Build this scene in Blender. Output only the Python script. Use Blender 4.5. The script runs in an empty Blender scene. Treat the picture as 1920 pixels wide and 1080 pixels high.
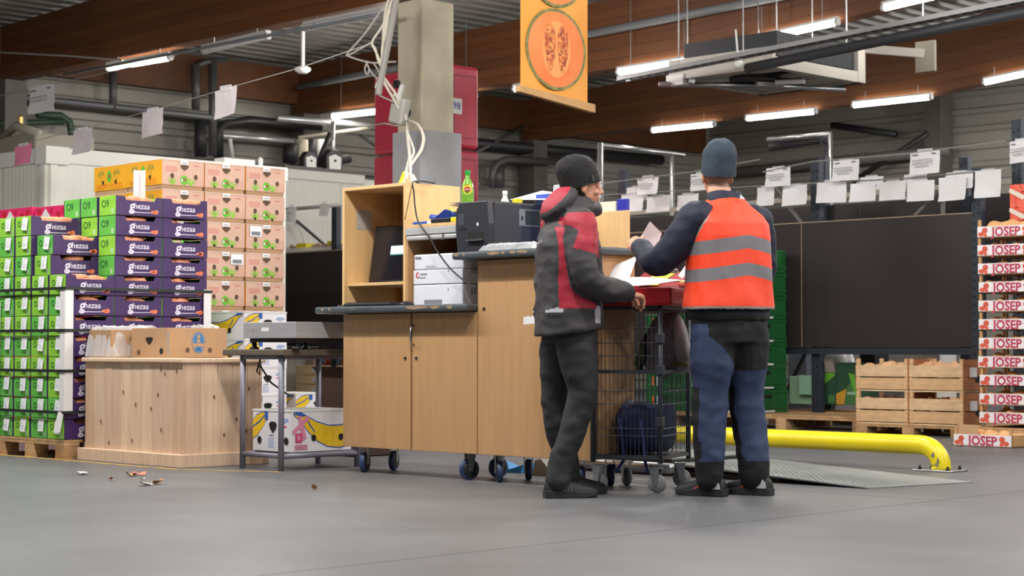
import bpy, bmesh, math, random
from mathutils import Vector, Matrix, noise
R = random.Random(7)
COL = bpy.context.scene.collection
SC = bpy.context.scene
PI = math.pi; S2 = math.sqrt(.5)
# ---------------------------------------------------------------- camera, world, lights, exposure
FPX = 3400.0; CAMH = .78; PITCH = math.atan(110/FPX)
cam = bpy.data.cameras.new('camera'); cam.sensor_width = 36; cam.lens = FPX/1920*36
cam.clip_end = 200
cam.dof.use_dof = True; cam.dof.focus_distance = 10.2; cam.dof.aperture_fstop = 5.0
co = bpy.data.objects.new('camera', cam); COL.objects.link(co)
co.location = (0, 0, CAMH); co.rotation_euler = (PI/2+PITCH, 0, PI/4)
SC.camera = co
w = bpy.data.worlds.new('hall'); SC.world = w; w.use_nodes = True
w.node_tree.nodes['Background'].inputs[0].default_value = (.80, .86, .95, 1)
w.node_tree.nodes['Background'].inputs[1].default_value = .11
vs = SC.view_settings; vs.view_transform = 'Standard'; vs.look = 'None'; vs.gamma = 1; vs.use_curve_mapping = False
vs.exposure = -0.22
def fill_point(loc, power, col=(1, .98, .95), r=.22):
    l = bpy.data.lights.new('unseen_fill_light', 'POINT'); l.shadow_soft_size = r; l.energy = power; l.color = col
    o = bpy.data.objects.new('unseen_fill_light', l); COL.objects.link(o); o.location = loc
    return o
# unseen point lights in place of ceiling tubes, some added to brighten walls and goods
for (v, us, pw) in ((1.6, (-12, -8, -4, 0), 60), (5.4, (-15.5, -12, -8.6), 80), (5.4, (-5.2, -1.5, 2.5), 250), (8.6, (-11.6, ), 190), (9.4, (-7.4, -3.6), 400), (12.6, (-1.5, 2.5), 420),
                    (13.5, (-14.9, ), 230), (16.2, (-8, -4), 260), (24.3, (-11, -6), 420), (-2.5, (-7, -2), 60)):  # added fill: the one behind the column and those near the back wall
    for u in us: fill_point((u, v, 4.05), pw)

for u in (-13.6, -11.1, -8.6, -6.1):      # reflector tubes in a line along the workstation
    l = bpy.data.lights.new('reflector_lamp', 'AREA'); l.shape = 'RECTANGLE'; l.size = 2.3; l.size_y = .14; l.energy = 112; l.color = (1, .98, .95)
    o = bpy.data.objects.new('reflector_lamp', l); COL.objects.link(o); o.location = (u, 5.5, 4.15)

# ---------------------------------------------------------------- pixel helpers (reference photo pixel -> point on a plane)
def ray(px, py):
    x = (px-960)/FPX; y = (540-py)/FPX
    d = math.cos(PITCH)-y*math.sin(PITCH); z = math.sin(PITCH)+y*math.cos(PITCH)
    return x/d, z/d
def at(px, py, d):
    a, b = ray(px, py); return Vector(((a-1)*d*S2, (a+1)*d*S2, CAMH+b*d))
def onz(px, py, z=0):
    a, b = ray(px, py); return at(px, py, (z-CAMH)/b)
def onv(px, py, v):
    a, b = ray(px, py); return at(px, py, v/((a+1)*S2))
def onu(px, py, u):
    a, b = ray(px, py); return at(px, py, u/((a-1)*S2))

# ---------------------------------------------------------------- materials
def lin(c): c /= 255; return c/12.92 if c <= .04045 else ((c+.055)/1.055)**2.4
def C(r, g, b): return (lin(r), lin(g), lin(b), 1)
MATS = {}
def mat(name, rgb, rough=.6, metal=0., var=.0, scale=8., stretch=(1, 1, 1), bump=0., bscale=40., rgb2=None, emit=0., alpha=1., spec=.5, lo=.35, hi=.65):
    if name in MATS: return MATS[name]
    m = bpy.data.materials.new(name); m.use_nodes = True; MATS[name] = m
    nt = m.node_tree; N = nt.nodes; L = nt.links; b = N['Principled BSDF']
    col = C(*rgb)
    b.inputs['Base Color'].default_value = col; b.inputs['Roughness'].default_value = rough; b.inputs['Metallic'].default_value = metal
    b.inputs['Specular IOR Level'].default_value = spec
    if alpha < 1: b.inputs['Alpha'].default_value = alpha
    if emit: b.inputs['Emission Color'].default_value = col; b.inputs['Emission Strength'].default_value = emit
    m.diffuse_color = col
    if var or rgb2 or bump:
        tc = N.new('ShaderNodeTexCoord'); mp = N.new('ShaderNodeMapping'); L.new(tc.outputs['Object'], mp.inputs[0]); mp.inputs['Scale'].default_value = stretch
    if var or rgb2:
        n = N.new('ShaderNodeTexNoise'); n.inputs['Scale'].default_value = scale; n.inputs['Detail'].default_value = 5; L.new(mp.outputs[0], n.inputs['Vector'])
        r = N.new('ShaderNodeValToRGB'); L.new(n.outputs['Fac'], r.inputs[0])
        r.color_ramp.elements[0].position = lo; r.color_ramp.elements[1].position = hi
        if rgb2: c2 = C(*rgb2); c1 = col
        else: c1 = tuple(min(1, x*(1+var)) for x in col[:3])+(1,); c2 = tuple(x*(1-var) for x in col[:3])+(1,)
        r.color_ramp.elements[0].color = c2; r.color_ramp.elements[1].color = c1
        L.new(r.outputs[0], b.inputs['Base Color'])
    if bump:
        n2 = N.new('ShaderNodeTexNoise'); n2.inputs['Scale'].default_value = bscale; n2.inputs['Detail'].default_value = 3; L.new(mp.outputs[0], n2.inputs['Vector'])
        bp = N.new('ShaderNodeBump'); bp.inputs['Strength'].default_value = bump; bp.inputs['Distance'].default_value = .02
        L.new(n2.outputs['Fac'], bp.inputs['Height']); L.new(bp.outputs[0], b.inputs['Normal'])
    return m
def film(name, rgb=(235, 238, 240), t=.6):
    if name in MATS: return MATS[name]
    m = bpy.data.materials.new(name); m.use_nodes = True; MATS[name] = m
    nt = m.node_tree; N = nt.nodes; L = nt.links; b = N['Principled BSDF']; o = N['Material Output']
    b.inputs['Base Color'].default_value = C(*rgb); b.inputs['Roughness'].default_value = .18; b.inputs['Specular IOR Level'].default_value = .8
    tr = N.new('ShaderNodeBsdfTransparent'); mx = N.new('ShaderNodeMixShader'); mx.inputs[0].default_value = 1-t
    L.new(tr.outputs[0], mx.inputs[1]); L.new(b.outputs[0], mx.inputs[2]); L.new(mx.outputs[0], o.inputs[0])
    return m

# ---------------------------------------------------------------- mesh builder
class MB:
    def __init__(s): s.v = []; s.f = []; s.m = []; s.mats = []
    def mi(s, m):
        if m not in s.mats: s.mats.append(m)
        return s.mats.index(m)
    def add(s, vs, fs, m, M=None):
        k = len(s.v); i = s.mi(m)
        s.v += [tuple(M @ Vector(p)) if M else tuple(p) for p in vs]
        s.f += [tuple(k+a for a in f) for f in fs]; s.m += [i]*len(fs); return s
    def box(s, x0, x1, y0, y1, z0, z1, m, M=None, skip=''):
        vs = [(x0, y0, z0), (x1, y0, z0), (x1, y1, z0), (x0, y1, z0), (x0, y0, z1), (x1, y0, z1), (x1, y1, z1), (x0, y1, z1)]
        fs = {'b': (0, 3, 2, 1), 't': (4, 5, 6, 7), 'f': (0, 1, 5, 4), 'r': (1, 2, 6, 5), 'k': (2, 3, 7, 6), 'l': (3, 0, 4, 7)}
        return s.add(vs, [q for k, q in fs.items() if k not in skip], m, M)
    def tube(s, pts, r, m, n=8, cap=True):
        pts = [Vector(p) for p in pts]; vs = []; fs = []
        rr = r if isinstance(r, (list, tuple)) else [r]*len(pts)
        up = None
        for i, p in enumerate(pts):
            t = (pts[min(i+1, len(pts)-1)]-pts[max(i-1, 0)]).normalized()
            if up is None:
                a = Vector((0, 0, 1)) if abs(t.z) < .9 else Vector((1, 0, 0)); up = t.cross(a).normalized()
            else: up = (up-t*up.dot(t)).normalized()
            bb = t.cross(up)
            for k in range(n):
                a = 2*PI*k/n; vs.append(p+(up*math.cos(a)+bb*math.sin(a))*rr[i])
        for i in range(len(pts)-1):
            for k in range(n):
                k2 = (k+1) % n; fs.append((i*n+k, i*n+k2, (i+1)*n+k2, (i+1)*n+k))
        if cap: fs.append(tuple(range(n))[::-1]); fs.append(tuple((len(pts)-1)*n+k for k in range(n)))
        return s.add(vs, fs, m)
    def bar(s, p0, p1, w, h, m):     # rectangular section bar between two points
        p0 = Vector(p0); p1 = Vector(p1); t = (p1-p0).normalized()
        a = Vector((0, 0, 1)) if abs(t.z) < .95 else Vector((0, 1, 0))
        x = t.cross(a).normalized()*w/2; y = x.normalized().cross(t)*h/2
        vs = [p+i*x+j*y for p in (p0, p1) for i, j in ((-1, -1), (1, -1), (1, 1), (-1, 1))]
        return s.add(vs, [(3, 2, 1, 0), (4, 5, 6, 7), (0, 1, 5, 4), (1, 2, 6, 5), (2, 3, 7, 6), (3, 0, 4, 7)], m)
    def lathe(s, prof, m, n=16, M=None):   # prof [(r,z)...]
        vs = []; fs = []
        for r, z in prof:
            for k in range(n): a = 2*PI*k/n; vs.append((r*math.cos(a), r*math.sin(a), z))
        for i in range(len(prof)-1):
            for k in range(n): k2 = (k+1) % n; fs.append((i*n+k, i*n+k2, (i+1)*n+k2, (i+1)*n+k))
        fs.append(tuple(range(n))[::-1]); fs.append(tuple((len(prof)-1)*n+k for k in range(n)))
        return s.add(vs, fs, m, M)
    def prism(s, poly, t, m, M=None):      # polygon in xz plane (viewed from -y), thickness t along +y
        n = len(poly); vs = [(x, 0, z) for x, z in poly]+[(x, t, z) for x, z in poly]
        fs = [tuple(range(n)), tuple(range(n, 2*n))[::-1]]+[(i, i+n, (i+1) % n+n, (i+1) % n) for i in range(n)]
        return s.add(vs, fs, m, M)
    def mesh(s, name, smooth=False):
        me = bpy.data.meshes.new(name); me.from_pydata(s.v, [], s.f)
        for m in s.mats: me.materials.append(m)
        me.polygons.foreach_set('material_index', s.m)
        me.update()
        bm = bmesh.new(); bm.from_mesh(me); bmesh.ops.recalc_face_normals(bm, faces=bm.faces); bm.to_mesh(me); bm.free()
        if smooth: me.shade_smooth()
        return me
    def obj(s, name, parent=None, smooth=False, bevel=0., loc=None, rot=None, seg=2):
        return obj(name, s.mesh(name, smooth), parent, bevel, loc, rot, seg)
def _parts(s, name, parent):
    # one object per separate printed patch (patches that overlap stay together)
    n = len(s.v); par = list(range(n))
    def fd(a):
        while par[a] != a: par[a] = par[par[a]]; a = par[a]
        return a
    for f in s.f:
        for q in f[1:]: par[fd(q)] = fd(f[0])
    g = {}
    for i, f in enumerate(s.f): g.setdefault(fd(f[0]), []).append(i)
    L_ = []
    for fs in g.values():
        vs = {q for i in fs for q in s.f[i]}; bb = [[min(s.v[q][a] for q in vs)-.0015 for a in range(3)], [max(s.v[q][a] for q in vs)+.0015 for a in range(3)]]
        L_.append([fs, bb])
    ch = True
    while ch:
        ch = False
        for i in range(len(L_)):
            for j in range(i+1, len(L_)):
                if all(L_[i][1][0][a] <= L_[j][1][1][a] and L_[j][1][0][a] <= L_[i][1][1][a] for a in range(3)):
                    L_[i][0] += L_[j][0]; L_[i][1] = [[min(L_[i][1][0][a], L_[j][1][0][a]) for a in range(3)], [max(L_[i][1][1][a], L_[j][1][1][a]) for a in range(3)]]
                    del L_[j]; ch = True; break
            if ch: break
    for fs, _ in L_:
        m = MB()
        for i in sorted(fs): m.add([s.v[q] for q in s.f[i]], [tuple(range(len(s.f[i])))], s.mats[s.m[i]])
        m.obj(name, parent)
MB.parts = _parts
def obj(name, me, parent=None, bevel=0., loc=None, rot=None, seg=2):
    o = bpy.data.objects.new(name, me); COL.objects.link(o)
    if parent: o.parent = parent
    if loc is not None: o.location = loc
    if rot is not None: o.rotation_euler = rot
    if bevel:
        b = o.modifiers.new('bevel', 'BEVEL'); b.width = bevel; b.segments = seg; b.limit_method = 'ANGLE'; b.harden_normals = False
    return o
def tag(o, label, cat, group=None):
    o['label'] = label; o['category'] = cat
    if group: o['group'] = group
    return o
def thing(name, label, cat, loc=(0, 0, 0), rotz=0., group=None):
    o = bpy.data.objects.new(name, None); COL.objects.link(o); o.empty_display_size = .1
    o.location = loc; o.rotation_euler = (0, 0, rotz)
    return tag(o, label, cat, group)
def struct(o): o['kind'] = 'structure'; return o
def stuff(o): o['kind'] = 'stuff'; return o
KIDS = {}
def kids(o):
    return KIDS.setdefault(o.name, [c for c in bpy.data.objects if c.parent == o])
def dup(root, loc, rotz=None, label=None, rot=None):
    r = root.copy(); COL.objects.link(r); r.location = loc
    if rotz is not None: r.rotation_euler = (0, 0, rotz)
    if rot is not None: r.rotation_euler = rot
    if label: r['label'] = label
    for ch in kids(root):
        c = ch.copy(); COL.objects.link(c); c.parent = r
        for g in kids(ch):
            d = g.copy(); COL.objects.link(d); d.parent = c
    return r
TX = {}
def text_mesh(s, size, m, shear=0., bold=0.):
    k = (s, size, m.name, shear)
    if k in TX: return TX[k]
    cu = bpy.data.curves.new('t', 'FONT'); cu.body = s; cu.size = size; cu.align_x = 'CENTER'; cu.align_y = 'CENTER'; cu.shear = shear
    cu.resolution_u = 2; cu.extrude = .0006; cu.offset = bold
    o = bpy.data.objects.new('t', cu); COL.objects.link(o)
    dg = bpy.context.evaluated_depsgraph_get(); me = bpy.data.meshes.new_from_object(o.evaluated_get(dg))
    bpy.data.objects.remove(o); bpy.data.curves.remove(cu)
    me.materials.clear(); me.materials.append(m); me.name = 'lettering'
    TX[k] = me; return me
def text(s, size, m, parent, loc, face='-y', name='lettering', shear=0., bold=0., roll=0.):
    rot = {'-y': (PI/2, roll, 0), '+x': (PI/2, roll, PI/2), 'z': (0, 0, roll)}[face]
    return obj(name, text_mesh(s, size, m, shear, bold), parent, 0, loc, rot)
def ordn(i): return ('first', 'second', 'third', 'fourth', 'fifth', 'sixth', 'seventh', 'eighth', 'ninth', 'tenth', 'eleventh', 'twelfth', 'thirteenth')[i]
def ell(cx, cz, rx, rz, n=14, a0=0, a1=2*PI):
    return [(cx+rx*math.cos(a0+(a1-a0)*k/n), cz+rz*math.sin(a0+(a1-a0)*k/n)) for k in range(n)]
MX = Matrix.Rotation(PI/2, 4, 'Z')     # turns a print made for the -y face into one for the +x face
def T(x, y, z): return Matrix.Translation((x, y, z))

# base materials
wood_b = mat('beech_board', (188, 146, 102), .42, var=.05, scale=3, stretch=(9, 9, .6))
wood_e = mat('beech_edge', (222, 182, 128), .45, var=.06, scale=4, stretch=(5, 5, .6))
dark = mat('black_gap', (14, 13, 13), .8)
white_m = mat('white_enamel', (225, 225, 222), .4)
paper = mat('white_paper', (232, 232, 234), .5, bump=.25, bscale=14)
ink = mat('grey_ink', (120, 122, 128), .6)
blacki = mat('black_ink', (25, 25, 28), .6)
steel = mat('zinc_steel', (170, 172, 174), .32, .9, var=.12, scale=14)
dsteel = mat('charcoal_steel', (62, 66, 72), .45, .3)
blackp = mat('black_plastic', (30, 30, 34), .42)
card = mat('brown_cardboard', (176, 140, 104), .75, var=.06, scale=5)
# ---------------------------------------------------------------- the hall
def floor_mat():
    m = mat('concrete_floor', (97, 98, 100), .42, var=.10, scale=1.3, stretch=(1, 1, 1))
    nt = m.node_tree; N = nt.nodes; L = nt.links; b = N['Principled BSDF']
    tc = N.new('ShaderNodeTexCoord')
    n = N.new('ShaderNodeTexNoise'); n.inputs['Scale'].default_value = .7; n.inputs['Detail'].default_value = 8; n.inputs['Roughness'].default_value = .65; L.new(tc.outputs['Object'], n.inputs['Vector'])
    r = N.new('ShaderNodeMapRange'); r.inputs[3].default_value = .30; r.inputs[4].default_value = .58; L.new(n.outputs['Fac'], r.inputs[0]); L.new(r.outputs[0], b.inputs['Roughness'])
    # fine speckle multiplied over the mottling
    n2 = N.new('ShaderNodeTexNoise'); n2.inputs['Scale'].default_value = 55; n2.inputs['Detail'].default_value = 4; L.new(tc.outputs['Object'], n2.inputs['Vector'])
    r2 = N.new('ShaderNodeMapRange'); r2.inputs[3].default_value = .90; r2.inputs[4].default_value = 1.08; L.new(n2.outputs['Fac'], r2.inputs[0])
    mx = N.new('ShaderNodeMix'); mx.data_type = 'RGBA'; mx.blend_type = 'MULTIPLY'; mx.inputs[0].default_value = 1
    src = b.inputs['Base Color'].links[0].from_socket
    L.new(src, mx.inputs[6]); L.new(r2.outputs[0], mx.inputs[7]); L.new(mx.outputs[2], b.inputs['Base Color'])
    return m
fm = floor_mat()
# floor slabs with recessed joints
fl = MB(); fl.box(-40, 20, -10, 45, -.3, -.006, dark)
struct(fl.obj('floor'))
floor_o = bpy.data.objects['floor']
us = [-40, -30, -21, -11.9, -5.0, 4, 20]; vsn = [-10, -4, 3.0, 8.05, 13.2, 20, 28, 45]
for i in range(len(us)-1):
    for j in range(len(vsn)-1):
        MB().box(us[i]+.003, us[i+1]-.003, vsn[j]+.003, vsn[j+1]-.003, -.05, 0, fm).obj('slab', floor_o)
# yellow floor marking beside the pallets
ym = mat('worn_yellow_paint', (204, 164, 56), .6, rgb2=(124, 122, 116), scale=9, lo=.36, hi=.5)
a = onz(60, 863); b_ = onz(340, 884); c_ = onz(640, 868)
p = MB()
for q0, q1 in (((-13.5, 6.66), (-9.66, 6.66)), ((-9.66, 6.66), (-9.0, 6.98))):
    q0 = Vector((*q0, .0015)); q1 = Vector((*q1, .0015)); d = (q1-q0).normalized(); n_ = Vector((-d.y, d.x, 0))*.02
    p.add([q0-n_, q1-n_, q1+n_, q0+n_], [(0, 1, 2, 3)], ym)
tag(p.obj('floor_marking'), 'thin worn yellow line painted on the floor before the plank box', 'line')

# metal deck ceiling, slightly pitched: trapezoidal ribs running along v
deck = mat('galvanised_deck', (128, 126, 122), .5, .2, var=.12, scale=.6)
def ribbed(u0, u1, pitch, depth, zf, v0, v1, m, name):
    mb = MB(); u = u0; pr = []
    while u < u1:
        for du, dz in ((0, 0), (.45, 0), (.55, depth), (.9, depth)): pr.append((u+du*pitch, dz))
        u += pitch
    vs = []; fs = []
    for (x, dz) in pr: vs += [(x, v0, zf(x)+dz), (x, v1, zf(x)+dz)]
    for i in range(len(pr)-1): fs.append((2*i, 2*i+2, 2*i+3, 2*i+1))
    mb.add(vs, fs, m); return mb.obj(name)
zc = lambda u: 4.99+.055*(u+21.4)
vbeams = [7.14-4.9, 7.14, 12.04, 16.94, 21.84]
edges = [-6]+vbeams+[27]
ceil = struct(MB().box(-22.5, 12, -8, 28, 7.6, 7.7, mat('roof_skin', (60, 60, 60))).obj('ceiling'))
for i in range(len(edges)-1):
    d = ribbed(-21.4, 12, .25, .08, zc, edges[i], edges[i+1], deck, 'deck_sheet'); d.parent = ceil
    d['kind'] = 'structure'
# ribbed metal walls: horizontal siding (u = -21.4 plane on the left, v = 26.7 plane at the back)
side = mat('grey_siding', (140, 137, 130), .5, .1, var=.06, scale=.5)
def siding(name, p0, p1, nrm, z1):
    root = MB(); p0 = Vector(p0); p1 = Vector(p1); nrm = Vector(nrm); z = 0; pr = []
    while z < z1:
        for dz, o in ((0, 0), (.16, 0), (.19, .045), (.26, .045), (.29, 0)): pr.append((z+dz, o))
        z += .3
    vs = []; fs = []
    for zz, o in pr:
        for q in (p0, p1): vs.append((q.x+nrm.x*o, q.y+nrm.y*o, zz))
    for i in range(len(pr)-1): fs.append((2*i, 2*i+1, 2*i+3, 2*i+2))
    root.add(vs, fs, side); o = struct(root.obj(name)); return o
wl = siding('wall_left', (-21.6, -6, 0), (-21.6, 26.9, 0), (1, 0, 0), 5.4)
wb = siding('wall_back', (-21.7, 26.9, 0), (12, 26.9, 0), (0, -1, 0), 7.5)
# glulam beams with tapered top, resting on steel posts at the left wall
glu = mat('glulam', (100, 58, 24), .55, var=.14, scale=1.2, stretch=(.5, 3, 4))
glu2 = mat('glulam_dark', (95, 54, 22), .55, var=.14, scale=1.2, stretch=(.5, 3, 4))
postm = mat('grey_post', (88, 84, 80), .55, var=.1, scale=3)
for i, v in enumerate(vbeams):
    if i == 0: continue
    root = thing('roof_beam', '', 'beam', (0, v, 0)); del root['category']; del root['label']; struct(root)
    lam = 7; prof = [(-21.5, 4.25, .70), (-13.7, 4.25, .92), (-10, 4.58, 1.05), (0, 5.55, 1.3), (10, 4.7, 1.1)]
    for k in range(lam):   # laminations, bottom straight then cambered
        y0, y1 = -.11-.002*(k % 2), .11+.002*(k % 2); vs = []; fs = []
        for (u, zb, dp) in prof: vs += [(u, y0, zb+dp*k/lam), (u, y1, zb+dp*k/lam), (u, y1, zb+dp*(k+1)/lam-.003), (u, y0, zb+dp*(k+1)/lam-.003)]
        for i in range(len(prof)-1):
            for j in range(4): fs.append((4*i+j, 4*i+(j+1) % 4, 4*i+4+(j+1) % 4, 4*i+4+j))
        fs += [(0, 1, 2, 3), tuple(4*len(prof)-4+j for j in range(4))]
        MB().add(vs, fs, glu if k % 2 else glu2).obj('lamination', root)
    struct(MB().box(-21.5, -21.15, v-.16, v+.16, 0, 4.25, postm).obj('pillar', None, bevel=.01))
struct(MB().box(-21.54, -21.36, -6, 26.5, 4.40, 4.92, glu2).obj('edge_beam'))
for u in (-16.5, -10.0, -3.6):
    struct(MB().box(u-.17, u+.17, 26.5, 26.86, 0, 5.4, postm).obj('pillar', None, bevel=.01))
# concrete column with grey impact sleeve
conc = mat('cast_concrete', (206, 198, 174), .75, var=.13, scale=2.2, bump=.15, bscale=18)
sleeve = mat('grey_sleeve', (178, 180, 184), .55, var=.1, scale=3)
cu_, cv_ = -13.35, 12.08
cl = struct(MB().box(cu_-.37, cu_, cv_-.0, cv_+.44, 0, 4.26, conc).obj('column', None, bevel=.018))
sl = MB()
pts = []
for (x, y, a0) in ((cu_+.02, cv_-.02, -PI/2), (cu_+.02, cv_+.46, 0), (cu_-.39, cv_+.46, PI/2), (cu_-.39, cv_-.02, PI)):
    cx = x-.06*(1 if x > cu_ else -1)+(.05 if x > cu_ else -.03); cy = y+(.06 if y < cv_ else -.06)+(-.03 if y < cv_ else .05)
    for k in range(5): a = a0+PI/2*k/4; pts.append((cx+.06*math.cos(a), cy+.06*math.sin(a)))
n = len(pts)
sl.add([(x, y, z) for z in (0, 2.93) for x, y in pts], [tuple(range(n))[::-1], tuple(range(n, 2*n))]+[(i, (i+1) % n, (i+1) % n+n, i+n) for i in range(n)], sleeve)
sl.obj('sleeve', cl)
for px, py in ((824, 320), (833, 328), (838, 312)): pass

# cold rooms of white sandwich panels
cold = mat('white_panel', (238, 240, 228), .45, var=.02, scale=1)
coldg = mat('grey_panel', (196, 194, 188), .45, var=.03, scale=1)
capm = mat('panel_cap', (236, 238, 228), .4)
def panels(name, axis, c, a0, a1, z1, m, w=1.0, ribs=.08, cap=capm):
    root = struct(MB().box(*((c-.1, c-.02, a0, a1) if axis == 'u' else (a0, a1, c+.02, c+.1)), 0, z1-.01, m).obj(name))
    t = a0
    while t < a1-.01:
        e = min(t+w, a1); mb = MB(); x = t+.003; pr = []
        while x < e-.003:
            for dx, o in ((0, .0), (.035, .0), (.037, .0015), (ribs-.002, .0015)): pr.append((min(x+dx, e-.003), o))
            x += ribs
        vs = []; fs = []
        for q, o in pr:
            for z in (0, z1-.16): vs.append((c+o, q, z) if axis == 'u' else (q, c-o, z))
        for i in range(len(pr)-1): fs.append((2*i, 2*i+2, 2*i+3, 2*i+1))
        mb.add(vs, fs, m); mb.obj('panel', root)
        t += w
    if cap:
        MB().box(*((c-.1, c+.02, a0, a1+.01) if axis == 'u' else (a0-.01, a1, c-.02, c+.1)), z1-.16, z1, cap).obj('cap_profile', root)
    return root
panels('wall_cold_room_right', 'u', -17.06, 10.05, 13.27, 2.90, cold)
panels('wall_cold_room_left', 'v', 10.09, -21, -17.03, 2.90, cold)
struct(MB().box(-17.22, -17.012, 10.04, 10.32, 2.72, 2.908, capm).obj('trim_2'))
struct(MB().box(-21.2, -17.1, 10.12, 13.27, 2.84, 2.9, capm).obj('ceiling_cold_room'))
panels('wall_store_room_right', 'u', -19.3, 14.96, 16.37, 3.2, coldg, cap=coldg)
panels('wall_store_room_far', 'u', -19.45, 16.40, 18.6, 3.2, cold)
struct(MB().box(-21.2, -19.35, 14.96, 18.6, 3.14, 3.2, mat('dark_cap', (90, 88, 84))).obj('ceiling_store_room'))
struct(MB().box(-19.32, -19.27, 14.96, 18.6, 3.17, 3.215, mat('dark_cap', (90, 88, 84))).obj('trim_1'))
# ---------------------------------------------------------------- goods on the left
def flat(mb, poly, k, m, M=None):      # printed shape lying k layers (0.6 mm) proud of the -y face
    y = -.0008*k-.0006
    n = len(poly); mb.add([(x, y, z) for x, z in poly], [tuple(range(n))], m, M); return mb
def rect(x0, x1, z0, z1): return [(x0, z0), (x1, z0), (x1, z1), (x0, z1)]
plank_m = [mat('pine_%d' % i, c, .62, var=.08, scale=2.5, stretch=(14, 14, 1.2)) for i, c in enumerate(((214, 184, 156), (208, 176, 150), (220, 190, 160), (204, 170, 140)))]
pal_m = [mat('pallet_wood_%d' % i, c, .75, var=.2, scale=3, stretch=(3, 3, 6)) for i, c in enumerate(((178, 140, 98), (190, 152, 110), (164, 126, 86)))]
def pallet(loc, su, sv, label, rotz=0., along='v', group=None):
    """Wooden pallet: top boards along v (or u), nine blocks, bottom runners."""
    t = thing('wooden_pallet', label, 'pallet', loc, rotz, group); i = 0
    for a in range(3):
        for b in range(3):
            x = (a/2)*(su-.12); y = (b/2)*(sv-.12)
            MB().box(x, x+.12, y, y+.12, .018, .098, pal_m[(a+b) % 3]).obj('block', t, bevel=.003)
    for a in range(3):
        x = (a/2)*(su-.12); MB().box(x, x+.12, 0, sv, 0, .018, pal_m[a % 3]).obj('runner', t)
        y = (a/2)*(sv-.12); MB().box(0, su, y, y+.12, .098, .114, pal_m[(a+1) % 3]).obj('stringer', t)
    n = 5 if along == 'v' else 7; ext = su if along == 'v' else sv; wd = ext/n*.86
    for k in range(n):
        x = k*(ext-wd)/(n-1)
        mb = MB()
        if along == 'v': mb.box(x, x+wd, 0, sv, .114, .134, pal_m[k % 3])
        else: mb.box(0, su, x, x+wd, .114, .134, pal_m[k % 3])
        mb.obj('deck_board', t, bevel=.003)
    return t

pur = mat('purple_card', (62, 36, 88), .5, var=.1, scale=6)
gr_a = mat('green_card', (98, 184, 74), .5, var=.1, scale=7)
gr_b = mat('lime_card', (140, 202, 62), .5, var=.1, scale=7)
dgr = mat('dark_green_ink', (32, 92, 36), .6)
lil = mat('pale_lettering', (214, 206, 222), .5)
pot = mat('sweet_potato_skin', (226, 146, 108), .6, var=.2, scale=14, bump=.2, bscale=20)
potp = mat('potato_print', (232, 122, 82), .55, var=.25, scale=26)
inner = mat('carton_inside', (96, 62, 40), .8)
GW, GL, GH = .2325, .398, .1435
def ghezaa(label, gm, sticker, seed):
    t = thing('sweet_potato_carton', label, 'carton', (0, 0, 0), 0, 'purple and green sweet potato cartons'); r = random.Random(seed)
    W, L, H = GW-.007, GL-.008, GH-.003
    mb = MB(); mb.box(0, W, 0, L, 0, .006, inner)
    notch = [(0, 0), (L, 0), (L, H), (L*.86, H), (L*.83, H-.030), (L*.22, H-.030), (L*.19, H), (0, H)]
    mb.prism(notch, .007, pur, T(W, 0, 0) @ MX); mb.prism(notch, .007, pur, T(.007, 0, 0) @ MX)
    mb.box(.007, W-.007, 0, .007, 0, H, gm); mb.box(.007, W-.007, L-.007, L, 0, H, gm)
    mb.box(.012, W-.012, .012, L-.012, .006, .07, inner)
    mb.obj('tray', t, bevel=.002, seg=1)
    M = T(W, 0, 0) @ MX
    text('g', .105, lil, t, (W+.0012, L*.335, H*.50), '+x', shear=.12, bold=.0018); text('hezaa', .060, lil, t, (W+.0012, L*.545, H*.50), '+x', shear=.12, bold=.0006)
    p = MB()
    flat(p, [(L*.30, H*.20), (L*.34, H*.13), (L*.40, H*.17), (L*.80, H*.19), (L*.80, H*.215), (L*.40, H*.21), (L*.36, H*.25)], 0, lil, M)
    p.obj('swash', t)
    p = MB()
    for (cx, cz, rx, rz) in ((.80, .24, .055, .075), (.86, .27, .05, .085), (.84, .18, .06, .05)): flat(p, ell(L*cx, H*cz, L*rx, H*rz), 1, potp, M)
    p.obj('potato_picture', t)
    text('O9' if not sticker else 'O', .075 if not sticker else .06, dgr, t, (W*.38 if not sticker else W*.27, -.0012, H*.60), '-y')
    p = MB(); flat(p, rect(W*.74, W*.86, H*.10, H*.36), 0, mat('pale_tag', (178, 206, 170), .5)); p.obj('small_tag', t)
    if sticker:
        p = MB(); a = r.uniform(-.16, .16); cx, cz = W*r.uniform(.6, .68), H*r.uniform(.56, .68)
        q = [(cx+x*math.cos(a)-z*math.sin(a), cz+x*math.sin(a)+z*math.cos(a)) for x, z in ((-.040, -.045), (.040, -.045), (.040, .045), (-.040, .045))]
        p.add([(q[0][0], -.009, q[0][1]), (q[1][0], -.014, q[1][1]), (q[2][0], -.004, q[2][1]), (q[3][0], -.003, q[3][1])], [(0, 1, 2, 3)], paper)
        for z in (.012, -.004, -.018): p.add([(cx-.026, -.0125, cz+z), (cx+.02, -.0135, cz+z), (cx+.02, -.0135, cz+z+.004), (cx-.026, -.0125, cz+z+.004)], [(0, 1, 2, 3)], mat('faint_ink', (190, 190, 196)))
        p.obj('paper_label', t)
    return t
GU, GV, GZ = -11.055, 6.69, .136
pallet((-11.99, 6.685, 0), .935, 1.2, 'wooden pallet under the strapped stack of green and purple cartons', along='u')
protos = {}
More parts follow.
